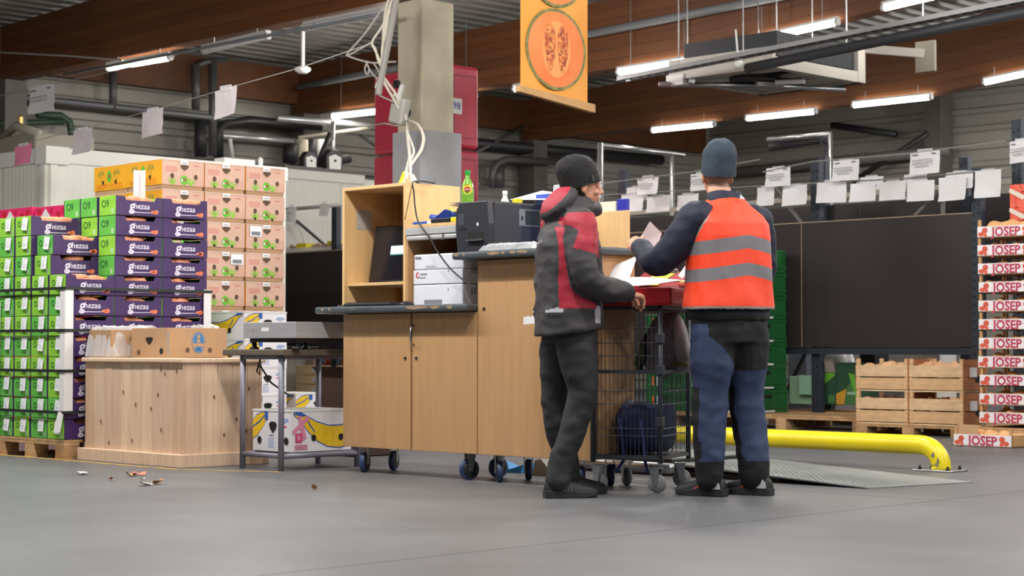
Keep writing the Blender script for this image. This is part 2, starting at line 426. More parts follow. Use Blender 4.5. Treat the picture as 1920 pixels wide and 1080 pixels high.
def potato_proto(name, label, group, rx, rl, m):
    mb = MB(); pr = [(.001, -rl)]
    for k in range(1, 9):
        a = -PI/2+PI*k/9; pr.append((rx*math.cos(a)*(1+.12*math.sin(3*a)), rl*math.sin(a)))
    pr.append((.001, rl)); mb.lathe(pr, m, 10)
    o = mb.obj(name, None, smooth=True); return tag(o, label, name.split('_')[-1], group)
sp0 = potato_proto('sweet_potato', 'pinkish orange sweet potato lying in a purple carton', 'sweet potatoes in the purple cartons', .034, .085, pot)
sp_used = [False]
def put(o, used, loc, rot):
    if used[0]: o = o.copy(); COL.objects.link(o)
    used[0] = True; o.location = loc; o.rotation_euler = rot; return o
tops = {(0, 3): 8, (0, 2): 10, (0, 1): 11, (0, 0): 11, (1, 3): 12, (1, 2): 12, (1, 1): 12, (1, 0): 11, (2, 3): 12}
for (layer, cidx), nrow in tops.items():
    for row in range(nrow):
        vis_green = layer == 0 or row >= tops.get((layer-1, cidx), 0)-1
        vis_purple = cidx == 3 or row >= tops.get((layer, cidx+1), 0)-1
        if not (vis_green or vis_purple): continue
        gk = 'b' if R.random() < .42 else 'a'; stick = layer == 0
        key = (gk, stick, R.randrange(3) if stick else 0)
        where = 'counted from the floor in the %s column from the left of the %s' % (ordn(cidx), ('front row of the strapped stack', 'middle row of the strapped stack', 'back row of the strapped stack')[layer])
        lab = 'green ended carton, %s from floor in the %s column of the strapped stack, %s row' % (ordn(row), ordn(cidx), ('front', 'middle', 'back')[layer])
        if layer == 2: lab = 'purple sweet potato carton, %s from the floor in the rear column of the strapped stack' % ordn(row)
        elif layer == 1 and cidx == 3 and row < 7: lab = 'purple sweet potato carton, %s from the floor in the middle column of the strapped stack' % ordn(row)
        j = .005 if row < tops[(layer, cidx)]-1 else .008
        uu = GU-(4-cidx)*GW+R.uniform(-j, j)*.5; vv = GV+layer*GL+R.uniform(-j, j)*.4
        if cidx == 2 and layer == 0 and row >= 8: vv += .02*(row-7)
        loc = (uu, vv, GZ+row*GH); rz = R.uniform(-.009, .009)
        if key not in protos: protos[key] = t = ghezaa(lab, gr_b if gk == 'b' else gr_a, stick, hash(key[2]*7+3)); t.location = loc; t.rotation_euler.z = rz
        else: t = dup(protos[key], loc, rz, lab)
        if vis_purple:
            top = row == nrow-1
            for k in range(3 if top else 2):
                if not top and R.random() < .3: continue
                sp_ = put(sp0, sp_used, (uu+GW-.055-R.random()*.02, vv+GL*(.28+.22*k+R.uniform(-.04, .04)), GZ+row*GH+.105+R.uniform(0, .012)), (PI/2+R.uniform(-.2, .2), 0, R.uniform(-.5, .5)))
                sp_['label'] = '%s sweet potato in the %s carton up of purple column %s, %s row' % (('left', 'middle', 'right')[k], ordn(row), ('one', 'two', 'three', 'four')[cidx], ('front', 'middle', 'back')[layer])
# straps and edge protectors of that stack
strapm = mat('black_strap', (34, 40, 36), .5)
for k, z in enumerate((1.185, .893, .612, .325)):
    mb = MB(); o = .018; x0, x1, y0, y1 = GU-4*GW-o, GU+o, GV-o, GV+3*GL+o
    for (a, b, c, d) in ((x0, x1, y0-.003, y0), (x0, x1, y1, y1+.003), (x0-.003, x0, y0, y1), (x1, x1+.003, y0, y1)): mb.box(a, b, c, d, z-.010, z+.010, strapm)
    tag(mb.obj('strap'), 'black strap around the green and purple stack, %s of four from the top' % ordn(k), 'strap', 'straps of the green and purple stack')
edge = mat('white_edge_board', (228, 224, 222), .55)
def corner_post(u, v, su, sv, z0, z1, label, bend=0):
    mb = MB(); w_ = .062
    mb.box(min(u, u+su*w_), max(u, u+su*w_), v-.004, v+.004, z0, z1, edge); mb.box(u-.004, u+.004, min(v, v+sv*w_), max(v, v+sv*w_), z0, z1, edge)
    if bend: mb.add([(u, v-.006, z0), (u+su*w_, v-.012, z0), (u+su*w_*1.5, v-.03, z0-.14), (u+su*w_*.3, v-.02, z0-.14)], [(0, 1, 2, 3)], edge)
    tag(mb.obj('edge_protector'), label, 'edge protector', 'white edge protectors of the strapped stack')
corner_post(GU+.010, GV-.012, -1, 1, .33, 1.18, 'white edge protector on the near corner of the strapped carton stack', 1)
corner_post(GU+.012, GV+3*GL+.012, -1, -1, .33, 1.20, 'white edge protector on the corner next to the pink mango cartons')
corner_post(GU-4*GW-.012, GV-.012, 1, 1, .2, 1.1, 'white edge protector on the far left corner of the strapped carton stack')
corner_post(GU-4*GW-.02, GV+3*GL+.03, 1, -1, .14, 2.15, 'tall white edge protector sticking up above the purple cartons')

# pink and yellow mango cartons behind
yel = mat('yellow_card', (226, 162, 28), .5, var=.05, scale=4)
pnk = mat('pink_card', (212, 174, 154), .55, rgb2=(200, 152, 134), scale=7)
leaf = mat('leaf_print', (142, 184, 70), .55, var=.15, scale=20)
circ = mat('green_roundel', (96, 178, 44), .5)
brn = mat('brown_print', (150, 90, 50), .55)
orp = mat('orange_print', (216, 116, 26), .55)
rdp = mat('faded_red_print', (188, 88, 80), .55)
plm = mat('palm_print', (116, 134, 62), .55)
hole = mat('hand_hole', (92, 72, 56), .9)
CWv, CLu, CH = .403, .50, .235
def mango(label):
    t = thing('mango_carton', label, 'carton', (0, 0, 0), 0, 'pink and yellow mango cartons'); W, L, H = CLu-.008, CWv-.010, CH-.004
    mb = MB(); mb.box(.006, W-.006, .006, L-.006, 0, .05, card)
    mb.box(0, W, 0, L, .032, H, yel, skip='r'); mb.add([(W, 0, .032), (W, L, .032), (W, L, H), (W, 0, H)], [(0, 1, 2, 3)], pnk)
    mb.obj('box', t, bevel=.002, seg=1)
    MB().box(-.002, W+.002, -.002, L+.002, H-.004, H+.001, mat('pale_card_edge', (232, 208, 196))).obj('lid_edge', t)
    M = T(W, 0, 0) @ MX
    p = MB()
    for cx, cz, s in ((.30, .30, 1), (.74, .30, 1)):
        for a in (-.75, -.4, -.05, .35, .75):
            x0 = L*(cx-.06); z0 = H*.14; ln = .075*(1-.25*abs(a)); dx, dz = math.sin(a)*ln*1.3, math.cos(a)*ln
            flat(p, [(x0-.006, z0), (x0+.006, z0), (x0+dx*.6+.009*math.cos(a), z0+dz*.6), (x0+dx, z0+dz), (x0+dx*.6-.009*math.cos(a), z0+dz*.6)], 0, leaf, M)
    p.parts('leaf_print', t)
    p = MB(); flat(p, ell(L*.52, H*.32, .036, .038, 16), 0, circ, M); flat(p, ell(L*.535, H*.34, .018, .011, 10), 1, brn, M); flat(p, ell(L*.47, H*.32, .008, .012, 8), 1, white_m, M); p.obj('roundel', t)
    p = MB()
    for cx in (.235, .80): flat(p, ell(L*cx, H*.45, .018, .021, 12), 2, hole, M)
    flat(p, [(L*.42, H*.80), (L*.46, H*.84), (L*.60, H*.84), (L*.64, H*.80), (L*.60, H*.73), (L*.53, H*.65), (L*.46, H*.73)], 2, hole, M)
    p.parts('hand_hole', t)
    p = MB(); flat(p, rect(L*.43, L*.61, H*.86, H*.985), 3, paper, M); flat(p, rect(L*.46, L*.58, H*.905, H*.93), 4, ink, M); p.obj('paper_label', t)
    p = MB(); flat(p, rect(L*.75, L*.88, H*.83, H*.855), 0, rdp, M); flat(p, rect(L*.08, L*.36, H*.58, H*.78), 0, mat('rosy_print', (206, 146, 132)), M); p.parts('print', t)
    # yellow end
    p = MB()
    for cx in (.22, .68):
        for a in (-1.9, -1.2, -.5, .3, .9, 1.6):
            x0, z0 = W*cx, H*.72; dx, dz = math.sin(a)*.055, math.cos(a)*.03
            flat(p, [(x0, z0), (x0+dx*.6, z0+dz+.012), (x0+dx, z0+dz-.022), (x0+dx*.55, z0+dz-.002)], 0, plm)
        flat(p, [(W*cx-.003, H*.45), (W*cx+.003, H*.45), (W*cx+.005, H*.72), (W*cx-.001, H*.72)], 0, plm)
    flat(p, ell(W*.46, H*.62, .034, .048, 14), 1, circ); flat(p, ell(W*.47, H*.63, .017, .018, 10), 2, brn)
    p.parts('palm_print', t)
    p = MB()
    for cx in (.28, .66): flat(p, ell(W*cx, H*.42, .014, .018, 10), 2, dark)
    p.parts('air_hole', t)
    text('HAPPY FOOD', .062, orp, t, (W*.47, -.0012, H*.27), '-y')
    return t
MU, MV = -11.9, 8.05
m0 = None
for col in range(4):
    for row in range(9):
        u0, v0 = (MU-CLu, MV+col*CWv) if col < 3 else (MU-2*CLu-.02, MV+.02)
        z = .136+row*CH-(.045 if col in (1, 2) and row == 8 else 0)*0
        if col in (1, 2): z -= .03 if row > 5 else .02*(row > 0)*0
        u0 += R.uniform(-.003, .003); v0 += R.uniform(-.002, .002)
        lab = 'pink fronted mango carton, %s from the top in the %s column' % (ordn(8-row), ('column beside the purple cartons', 'middle', 'right hand')[col].replace('column ', '') if col < 3 else '')
        if col == 0: lab = 'pink and yellow mango carton, %s from the top in the column above the purple cartons' % ordn(8-row)
        if col == 3: lab = 'yellow mango carton, %s from the top in the column left of the white post' % ordn(8-row)
        z = .136+row*CH
        if m0 is None: m0 = t = mango(lab); t.location = (u0, v0, z)
        else: t = dup(m0, (u0, v0, z), R.uniform(-.005, .005), lab)
        if (col, row) in ((2, 6), (1, 5)):
            p = MB(); L_, H_ = CWv, CH; M = T(CLu-.004, 0, 0) @ MX
            y0 = .03 if col == 2 else .25
            flat(p, rect(y0, y0+.12, .13, .215), 6, paper, M); flat(p, rect(y0+.015, y0+.105, .14, .17), 7, ink, M); p.obj('sticker', t)
pallet((MU-2*CLu-.03, MV, 0), 1.03, 1.2, 'wooden pallet under the pink and yellow mango cartons', along='u')

# red and pink cartons far left
mag = mat('magenta_card', (226, 44, 104), .5, var=.12, scale=5)
red = mat('red_card', (196, 30, 58), .5)
def pinkbox(label):
    t = thing('pink_carton', label, 'carton', (0, 0, 0), 0, 'pink fruit cartons with white diamonds')
    W, L, H = .55, .38, .205
    MB().box(0, W, 0, L, 0, H, mag).obj('box', t, bevel=.004)
    p = MB(); flat(p, rect(W*.1, W*.62, H*.12, H*.36), 0, red)
    for cx, cz, s in ((.15, .78, .05), (.70, .62, .05), (.86, .75, .045), (.9, .25, .03), (.5, .8, .03)): flat(p, [(W*cx+x*s, H*cz+z*s*.8) for x, z in ((-.9, .3), (-.3, .75), (.3, .75), (.9, .3), (.5, -.5), (0, -.95), (-.5, -.5))], 1, red)
    p.parts('fruit_print', t)
    p = MB(); flat(p, [(W*.16, H*.42), (W*.33, H*.92), (W*.54, H*.42), (W*.36, H*.02)], 2, white_m)
    for z in (.5, .42, .34): flat(p, rect(W*.28, W*.42, H*z, H*(z+.04)), 3, ink)
    p.obj('diamond_label', t)
    return t
pk = None
for col in range(2):
    for row in range(9):
        lab = 'pink fruit carton, %s from the floor in the %s stack behind the green cartons' % (ordn(row), ('right hand', 'left hand')[col])
        loc = (-14.08-col*.6, 8.2+.02*(row % 2), .136+row*.206+(.012 if col else 0))
        if pk is None: pk = t = pinkbox(lab); t.location = loc
        else: dup(pk, loc, R.uniform(-.02, .02), lab)
pallet((-14.75, 8.2, 0), 1.25, .8, 'wooden pallet under the pink fruit cartons', along='u')

# plank box with cardboard cartons on it
wb_ = thing('plank_box', 'large pale pine plank box on the floor with cardboard cartons on top', 'box', (-10.96, 6.76, 0))
W, L, H = 1.20, .665, .706
x = .02; k = 0
while x < W-.03:
    e = min(x+R.choice((.098, .12, .112, .134)), W-.015)
    if W-.015-e < .05: e = W-.015
    for y0, y1 in ((.015, .035), (L-.035, L-.015)): MB().box(x+.001, e-.001, y0+R.uniform(0, .002), y1, .04, H-.03, plank_m[R.randrange(4)]).obj('plank', wb_, bevel=.002, seg=1)
    x = e
y = .035
while y < L-.04:
    e = min(y+R.choice((.1, .12, .134)), L-.035)
    if L-.035-e < .05: e = L-.035
    for x0, x1 in ((.015, .035), (W-.035, W-.015)): MB().box(x0, x1-R.uniform(0, .002), y+.001, e-.001, .04, H-.03, plank_m[R.randrange(4)]).obj('plank', wb_, bevel=.002, seg=1)
    y = e
for (x0, x1, y0, y1) in ((0, W, 0, .03), (0, W, L-.03, L), (0, .03, .03, L-.03), (W-.03, W, .03, L-.03)):
    MB().box(x0-.004, x1+.004, y0-.004, y1+.004, H-.032, H, plank_m[2]).obj('top_rail', wb_, bevel=.008)
    MB().box(x0-.02*(x0 == 0 or 0), x1+.02*(x1 == W), y0-.02*(y0 == 0), y1+.02*(y1 == L), 0, .085, plank_m[0]).obj('plinth', wb_, bevel=.004)
for k in range(7): MB().box(.032, W-.032, .03+k*(L-.06)/7, .03+(k+1)*(L-.06)/7-.002, H-.045, H-.012, plank_m[k % 4]).obj('lid_board', wb_)
knot = mat('pine_knot', (120, 74, 48), .7)
kn = MB()
for px, py in ((302, 692), (310, 700), (332, 695), (297, 740), (255, 758), (190, 790), (303, 806), (205, 830), (248, 826), (232, 735), (284, 766)):
    q = onv(px, py, 6.776); flat(kn, ell(q.x+10.96, q.z, .007, .016, 8), 1, knot, T(0, .013, 0))
for py, pz in ((7.02, .45), (7.2, .3), (7.1, .2), (7.3, .5), (7.28, .22)): flat(kn, ell(py-6.76, pz, .008, .014, 8), 1, knot, T(W-.014, 0, 0) @ MX)
kn.parts('knot', wb_)
blue_ink = mat('blue_ink', (52, 118, 172), .6)
def fruit_box(label, loc, rotz=0, sx=.42, sy=.49, h=.2, logo=True):
    t = thing('cardboard_carton', label, 'carton', loc, rotz)
    MB().box(0, sx, 0, sy, 0, h, card).obj('box', t, bevel=.003)
    if logo:
        M = T(sx, 0, 0) @ MX; p = MB()
        flat(p, [(sx*.40, h*.64), (sx*.44, h*.69), (sx*.58, h*.69), (sx*.62, h*.64), (sx*.58, h*.52), (sx*.51, h*.42), (sx*.44, h*.52)], 0, dark)
        flat(p, ell(sx*.21, h*.17, .022, .02), 0, hole); flat(p, ell(sx*.85, h*.22, .022, .022), 0, dark)
        flat(p, ell(sy*.34, h*.25, .018, .018), 0, hole, M); flat(p, ell(sy*.71, h*.25, .018, .018), 0, hole, M)
        p.parts('hand_hole', t)
        p = MB(); e = ell(sy*.52, h*.51, .056, .073, 20); flat(p, e, 0, blue_ink, M); flat(p, ell(sy*.52, h*.51, .051, .068, 20), 1, card, M)
        flat(p, ell(sy*.52, h*.55, .044, .055, 18), 2, blue_ink, M)
        flat(p, ell(sy*.52, h*.70, .014, .016, 10), 3, card, M); flat(p, [(sy*.49, h*.5), (sy*.55, h*.5), (sy*.535, h*.64), (sy*.50, h*.64)], 3, card, M)
        flat(p, rect(sy*.415, sy*.625, h*.37, h*.48), 3, card, M); flat(p, [(sy*.45, h*.30), (sy*.59, h*.30), (sy*.56, h*.2), (sy*.48, h*.2)], 2, blue_ink, M)
        p.obj('oval_emblem', t)
        p = MB()
        for k in range(9): flat(p, rect(sy*.005, sy*.035, h*(.12+k*.085), h*(.17+k*.085)), 0, mat('faint_blue', (120, 140, 158)), M)
        p.obj('side_print', t)
    return t
fruit_box('flat cardboard fruit carton with blue oval emblem on the plank box', (-10.60, 6.925, H))
fruit_box('plain cardboard carton under crumpled clear film on the plank box', (-10.93, 6.80, H), 0, .27, .40, .19, False)
clear = film('clear_film')
def crumple(name, x0, x1, y0, y1, z0, z1, amp, label, seed, nx=16):
    """crumpled film draped over a block: displaced dome"""
    mb = MB(); vs = []; fs = []
    for i in range(nx+1):
        for j in range(nx+1):
            a = i/nx; b = j/nx; e = min(a, 1-a, b, 1-b)
            z = z1 if e > 1.5/nx else z0+(z1-z0)*min(1, e*nx/1.5)
            n_ = noise.noise_vector(Vector((a*6+seed, b*6, 1.3)))+noise.noise_vector(Vector((a*14+seed, b*14, 4)))*.5
            vs.append((x0+(x1-x0)*a+n_.x*amp, y0+(y1-y0)*b+n_.y*amp, z+abs(n_.z)*amp*1.4*(e > 0)))
    for i in range(nx):
        for j in range(nx): k = i*(nx+1)+j; fs.append((k, k+1, k+nx+2, k+nx+1))
    mb.add(vs, fs, clear); o = mb.obj(name); return tag(o, label, 'film')
crumple('plastic_film', -10.955, -10.645, 6.768, 7.24, H+.006, H+.205, .02, 'crumpled clear plastic film over the carton at the end of plank box', 3)
crumple('plastic_film', -10.62, -10.20, 7.36, 7.415, H+.006, H+.215, .014, 'clear film bunched behind the carton with the blue oval', 9, 12)

# banana cartons
ban = mat('banana_yellow', (232, 190, 30), .5, var=.05, scale=6)
bbl = mat('banana_blue', (44, 92, 168), .5)
wcard = mat('white_card', (226, 222, 226), .55)
rib = mat('ribbon_pink', (214, 130, 160), .55); dpk = mat('deep_pink_ink', (196, 70, 120), .55)
gbl = mat('grey_blue_ink', (150, 166, 200), .6)
def crescent(x0, x1, z0, sag, th, n=12):
    top = []; bot = []
    for k in range(n+1):
        a = k/n; x = x0+(x1-x0)*a; s = math.sin(PI*a)
        top.append((x, z0-sag*s)); bot.append((x, z0-sag*s-th*(s**.6)))
    return top+bot[::-1][1:-1]
def banana_box(label, ribbon=False, h=.21):
    t = thing('banana_carton', label, 'carton', (0, 0, 0)); W, L, H = .39, .5, h
    mb = MB(); mb.box(0, W, 0, L, 0, H, wcard); mb.obj('box', t, bevel=.003)
    MB().box(-.003, W+.003, -.003, L+.003, H*.965, H+.002, white_m).obj('lid_edge', t)
    def endface(M):
        p = MB()
        for k, (g, m) in enumerate(((.006, bbl), (0, ban))):
            flat(p, [(0, H*.30-g), (W*.12, H*.38-g), (W*.30, H*.62), (W*.37+g, H*.80), (W*.38+g, H*.93), (W*.25, H*.93+g), (W*.10, H*.86+g), (0, H*.72+g)], k, m, M)
        flat(p, [(0, H*.56), (W*.2, H*.70), (W*.33, H*.86), (W*.31, H*.87), (W*.18, H*.73), (0, H*.60)], 2, bbl, M)
        flat(p, rect(W*.325, W*.41, H*.76, H*.97), 3, bbl, M)
        p.obj('banana_print', t)
        p = MB(); flat(p, [(W*.44, H*.66), (W*.49, H*.72), (W*.60, H*.72), (W*.65, H*.66), (W*.62, H*.55), (W*.545, H*.44), (W*.47, H*.55)], 3, dark, M)
        for cx, cz in ((.19, .27), (.9, .27)): flat(p, ell(W*cx, H*cz, .022, .024), 4, dark, M)
        p.parts('hand_hole', t)
        p = MB()
        for k in range(5): flat(p, rect(W*.42, W*(.58-.02*(k % 2)), H*(.10+k*.05), H*(.125+k*.05)), 0, gbl, M)
        flat(p, rect(W*.44, W*.56, H*.37, H*.40), 0, ink, M)
        for q in ([(W*.72, H*.72), (W*.80, H*.82), (W*.93, H*.80), (W*.96, H*.74), (W*.84, H*.67)],): flat(p, q, 0, gbl, M)
        flat(p, rect(W*.76, W*.90, H*.58, H*.63), 0, dpk, M)
        p.parts('print', t)
    def longface(M, s=1):
        p = MB(); X = (lambda x: x) if s > 0 else (lambda x: L-x)
        for k, (g, m) in enumerate(((.008, bbl), (0, ban))):
            q = [(X(L*.06-g), H*.93+g), (X(L*.13), H*.98), (X(L*.24), H*.86+g), (X(L*.42), H*.70+g), (X(L*.62), H*.60+g), (X(L*.82), H*.60+g), (X(L), H*.68+g),
                 (X(L), H*.16-g), (X(L*.80), H*.08-g), (X(L*.60), H*.12-g), (X(L*.42), H*.27-g), (X(L*.28), H*.50-g), (X(L*.15), H*.78-g), (X(L*.07-g), H*.86)]
            flat(p, q, k, m, M)
        flat(p, [(X(L*.05), H*.90), (X(L*.12), H*1.0), (X(L*.25), H*.88), (X(L*.21), H*.84), (X(L*.10), H*.88)], 2, bbl, M)
        flat(p, [(X(L*.26), H*.80), (X(L*.29), H*.66), (X(L*.38), H*.46), (X(L*.40), H*.46), (X(L*.31), H*.68)], 2, bbl, M)
        p.obj('banana_print', t)
        p = MB()
        for cx in (.37, .82): flat(p, ell(X(L*cx), H*.33, .02, .022), 4, dark, M)
        p.parts('air_hole', t)
    endface(T(0, 0, 0)); longface(T(W, 0, 0) @ MX); longface(T(0, L, 0) @ Matrix.Rotation(-PI/2, 4, 'Z'), -1)
    if ribbon:
        M = T(W, 0, 0) @ MX; p = MB()
        flat(p, [(L*.02, H*.5), (L*.26, H*.86), (L*.31, H*.80), (L*.04, H*.42)], 5, rib, M); flat(p, [(L*.11, H*.86), (L*.17, H*.86), (L*.25, H*.34), (L*.18, H*.26)], 6, rib, M)
        flat(p, rect(L*.07, L*.18, H*.23, H*.45), 7, dpk, M); flat(p, rect(L*.10, L*.15, H*.29, H*.4), 8, rib, M)
        for k in range(3): flat(p, rect(L*.06, L*.27, H*(.06+k*.045), H*(.08+k*.045)), 5, dpk, M)
        p.obj('ribbon_print', t)
    return t
bb = banana_box('white banana carton on the lower rungs of the grey steel table', True, .265)
bb.location = (-9.475, 7.11, .112)
b2 = banana_box('white banana carton, topmost of the stack behind the plank box', False, .205)
b2['group'] = 'white banana cartons'
b2.rotation_euler.z = PI/2; b2.location = (-10.90, 8.10, .004+4*.2075)
for k in range(4): dup(b2, (-10.90+.004*(k % 2), 8.10, .004+k*.2075), PI/2, 'white banana carton, %s below the topmost of the stack behind the plank box' % ordn(3-k))
for k in range(5):
    pass
for k in range(2): dup(b2, (-11.0, 8.66, .006+k*.2085), PI/2, 'white banana carton behind the steel table, %s of the low pair' % ('lower', 'upper')[k])
bx = thing('open_carton', 'dark brown tall open carton standing behind the steel table', 'carton', (-10.31, 8.30, 0))
dbr = mat('dark_brown_card', (62, 40, 32), .8, var=.15, scale=4)
mb = MB(); mb.box(0, .46, 0, .008, 0, .605, dbr); mb.box(0, .46, .3, .308, 0, .6, dbr); mb.box(0, .008, .008, .3, 0, .6, dbr); mb.box(.452, .46, .008, .3, 0, .6, dbr); mb.box(0, .46, 0, .3, 0, .008, dbr); mb.obj('box', bx)
MB().add([(0, 0, .602), (.46, 0, .602), (.45, -.07, .64), (.02, -.06, .635)], [(0, 1, 2, 3)], dbr).obj('flap', bx)

# steel table with the scale
gt = mat('grey_tube', (122, 120, 132), .45, .2)
gtop = mat('table_board', (98, 88, 76), .5, var=.1, scale=4)
tb = thing('steel_table', 'grey tubular steel table with a brown board top beside the cabinets', 'table', (-9.64, 6.985, 0))
MB().box(0, .63, 0, .72, .724, .763, gtop).obj('tabletop', tb, bevel=.006)
LX = (.17, .57); LY = (.04, .66)
for x in LX:
    for y in LY:
        MB().tube([(x, y, 0), (x, y, .735)], .019, gt, 12).obj('leg', tb, smooth=True)
for y in LY: MB().tube([(LX[0], y, .095), (LX[1], y, .095)], .017, gt, 12).obj('rung', tb, smooth=True)
for x in LX: MB().tube([(x, LY[0], .092), (x, LY[1], .092)], .017, gt, 12).obj('rung', tb, smooth=True)
for y in LY: MB().box(LX[0], LX[1], y-.012, y+.012, .70, .735, gt).obj('apron', tb)
for x in LX: MB().box(x-.012, x+.012, LY[0], LY[1], .70, .735, gt).obj('apron', tb)
sc = thing('platform_scale', 'flat stainless platform scale on four feet on the steel table', 'scale', (-9.475, 7.03, .763))
stain = mat('brushed_stainless', (184, 184, 186), .45, .45, var=.05, scale=3, stretch=(1, 1, 20))
MB().box(0, .54, 0, .52, .07, .172, stain).obj('platform', sc, bevel=.003)
MB().box(.03, .51, .03, .49, .045, .07, blackp).obj('frame', sc)
for x in (.05, .49):
    for y in (.05, .47): MB().lathe([(.03, 0), (.03, .012), (.016, .018), (.016, .046)], blackp, 12, T(x, y, 0)).obj('foot', sc, smooth=True)
p = MB(); flat(p, rect(.19, .27, .115, .138), 0, white_m); flat(p, ell(.105, .12, .006, .006, 8), 0, rdp); p.parts('plate', sc)
tag(MB().tube([(-9.36, 7.08, .70), (-9.37, 7.06, .62), (-9.34, 7.06, .60), (-9.35, 7.07, .66), (-9.30, 7.12, .55), (-9.22, 7.2, .47)], .006, blackp, 6).obj('cable', None, smooth=True), 'black cable hanging under the steel table top', 'cable')
# ---------------------------------------------------------------- the workstation
VF, VB = 7.29, 7.66
counter_m = mat('green_grey_laminate', (74, 80, 84), .38, rgb2=(66, 74, 78), scale=8)
chip = mat('chipped_chipboard', (150, 128, 100), .8)
lock_m = mat('dark_lock', (60, 56, 52), .4, .6)
def caster(parent, x, y, r=.062, tyre=mat('blue_tyre', (44, 62, 100), .5), hub=mat('black_hub', (28, 30, 34), .5), z=.0, turn=0.):
    c = MB().lathe([(.02, -.018), (r*.72, -.018), (r*.74, -.016), (r*.74, .016), (r*.72, .018), (.02, .018)], hub, 16)
    w_ = MB().lathe([(r*.73, -.014), (r*.93, -.016), (r, -.008), (r, .008), (r*.93, .016), (r*.73, .014)], tyre, 20)
    w_.v += []
    fork = MB()
    t = bpy.data.objects.new('caster', None); COL.objects.link(t); t.parent = parent; t.location = (x, y, z); t.rotation_euler.z = turn
    me = w_.mesh('tyre', True); obj('tyre', me, t, 0, (0, 0, r), (0, PI/2, 0))
    obj('wheel_hub', c.mesh('wheel_hub', True), t, 0, (0, 0, r), (0, PI/2, 0))
    top = 2*r+.03
    for s in (-1, 1): fork.prism([(-.012, r-.01), (.012, r-.01), (.035, top), (-.02, top)], .003, steel, T(s*.023, 0, 0) @ MX)
    fork.box(-.03, .03, -.025, .04, top, top+.006, steel)
    fork.obj('fork', t)
    return t
lowc = thing('low_cabinet', 'beech cabinet with two doors on casters under the long worktop', 'cabinet', (-8.785, VF, 0))
W, D = 1.21, VB-VF
mb = MB(); mb.box(0, .018, .019, D, .165, .985, wood_b).box(W-.018, W, .019, D, .165, .985, wood_b).box(.018, W-.018, .019, D, .165, .19, wood_b).box(.018, W-.018, .02, D, .967, .985, wood_b).box(.018, W-.018, D-.01, D, .19, .967, wood_b).box(.60, .68, .022, D-.01, .19, .967, dark)  # black block behind the door gap: its shade put in as colour
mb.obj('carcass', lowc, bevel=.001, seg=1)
for k, (x0, x1) in enumerate(((.0, .630), (.647, 1.205))):
    d = MB().box(x0, x1, 0, .018, .158, .982, wood_b).obj('door', lowc, bevel=.002)
    MB().lathe([(.009, 0), (.009, .006), (.005, .008)], lock_m, 10, T(.585 if k == 0 else .685, 0, .712) @ Matrix.Rotation(PI/2, 4, 'X')).obj('lock', d)
    if k: MB().tube([(.662, 0, .79), (.662, -.022, .80), (.662, -.032, .85), (.662, -.022, .90), (.662, 0, .91)], .006, steel, 8).obj('handle', d, smooth=True)
for x in (.14, 1.08):
    for y in (.06, .3): caster(lowc, x, y, turn=.5 if x < .5 else -.3)
tall = thing('tall_cabinet', 'tall beech cabinet with one wide door and a torn white label', 'cabinet', (-7.573, VF, 0)); W = .885
mb = MB(); mb.box(0, .018, .019, D, .165, 1.284, wood_b).box(W-.018, W, .019, D, .165, 1.284, wood_b).box(.018, W-.018, .019, D, .165, .19, wood_b).box(.018, W-.018, D-.01, D, .19, 1.284, wood_b).box(.018, W-.018, .019, D-.01, 1.266, 1.284, wood_b)
mb.obj('carcass', tall, bevel=.001, seg=1)
d = MB().box(.003, W, 0, .018, .158, 1.28, wood_b).obj('door', tall, bevel=.002)
MB().lathe([(.009, 0), (.009, .006), (.005, .008)], lock_m, 10, T(.055, 0, 1.0) @ Matrix.Rotation(PI/2, 4, 'X')).obj('lock', d)
p = MB(); flat(p, [(.375, .905), (.49, .91), (.49, .955), (.465, .948), (.455, .956), (.43, .947), (.41, .955), (.395, .946), (.375, .95)], 0, paper); p.obj('torn_label', d)
for x in (.12, .76):
    for y in (.06, .3): caster(tall, x, y, turn=.9)
for k, (x0, x1, z, lab) in enumerate(((-8.97, -7.577, .986, 'long dark grey worktop with chipped rounded edge on the low cabinet'), (-7.705, -6.64, 1.285, 'short dark grey worktop with chipped edge on the tall cabinet'))):
    t = MB().box(x0, x1, 7.205, VB, z, z+.042, counter_m).obj('worktop', None, bevel=.014, seg=3); tag(t, lab, 'worktop')
    p = MB(); r = random.Random(k+3)
    for x, s in (((-8.89, .02), (-8.82, .014), (-8.60, .008), (-8.0, .12), (-7.85, .05), (-7.72, .03)) if k == 0 else ((-7.66, .03), (-7.6, .012), (-7.35, .06), (-7.28, .02), (-7.2, .03), (-7.12, .05))):
        n = 7; flat(p, [(x+s*math.cos(2*PI*i/n)*r.uniform(.6, 1.1), z+.027+min(.012, s)*math.sin(2*PI*i/n)*r.uniform(.5, 1.1)) for i in range(n)], 0, chip, T(0, 7.205, 0))
    p.parts('edge_chip', t)
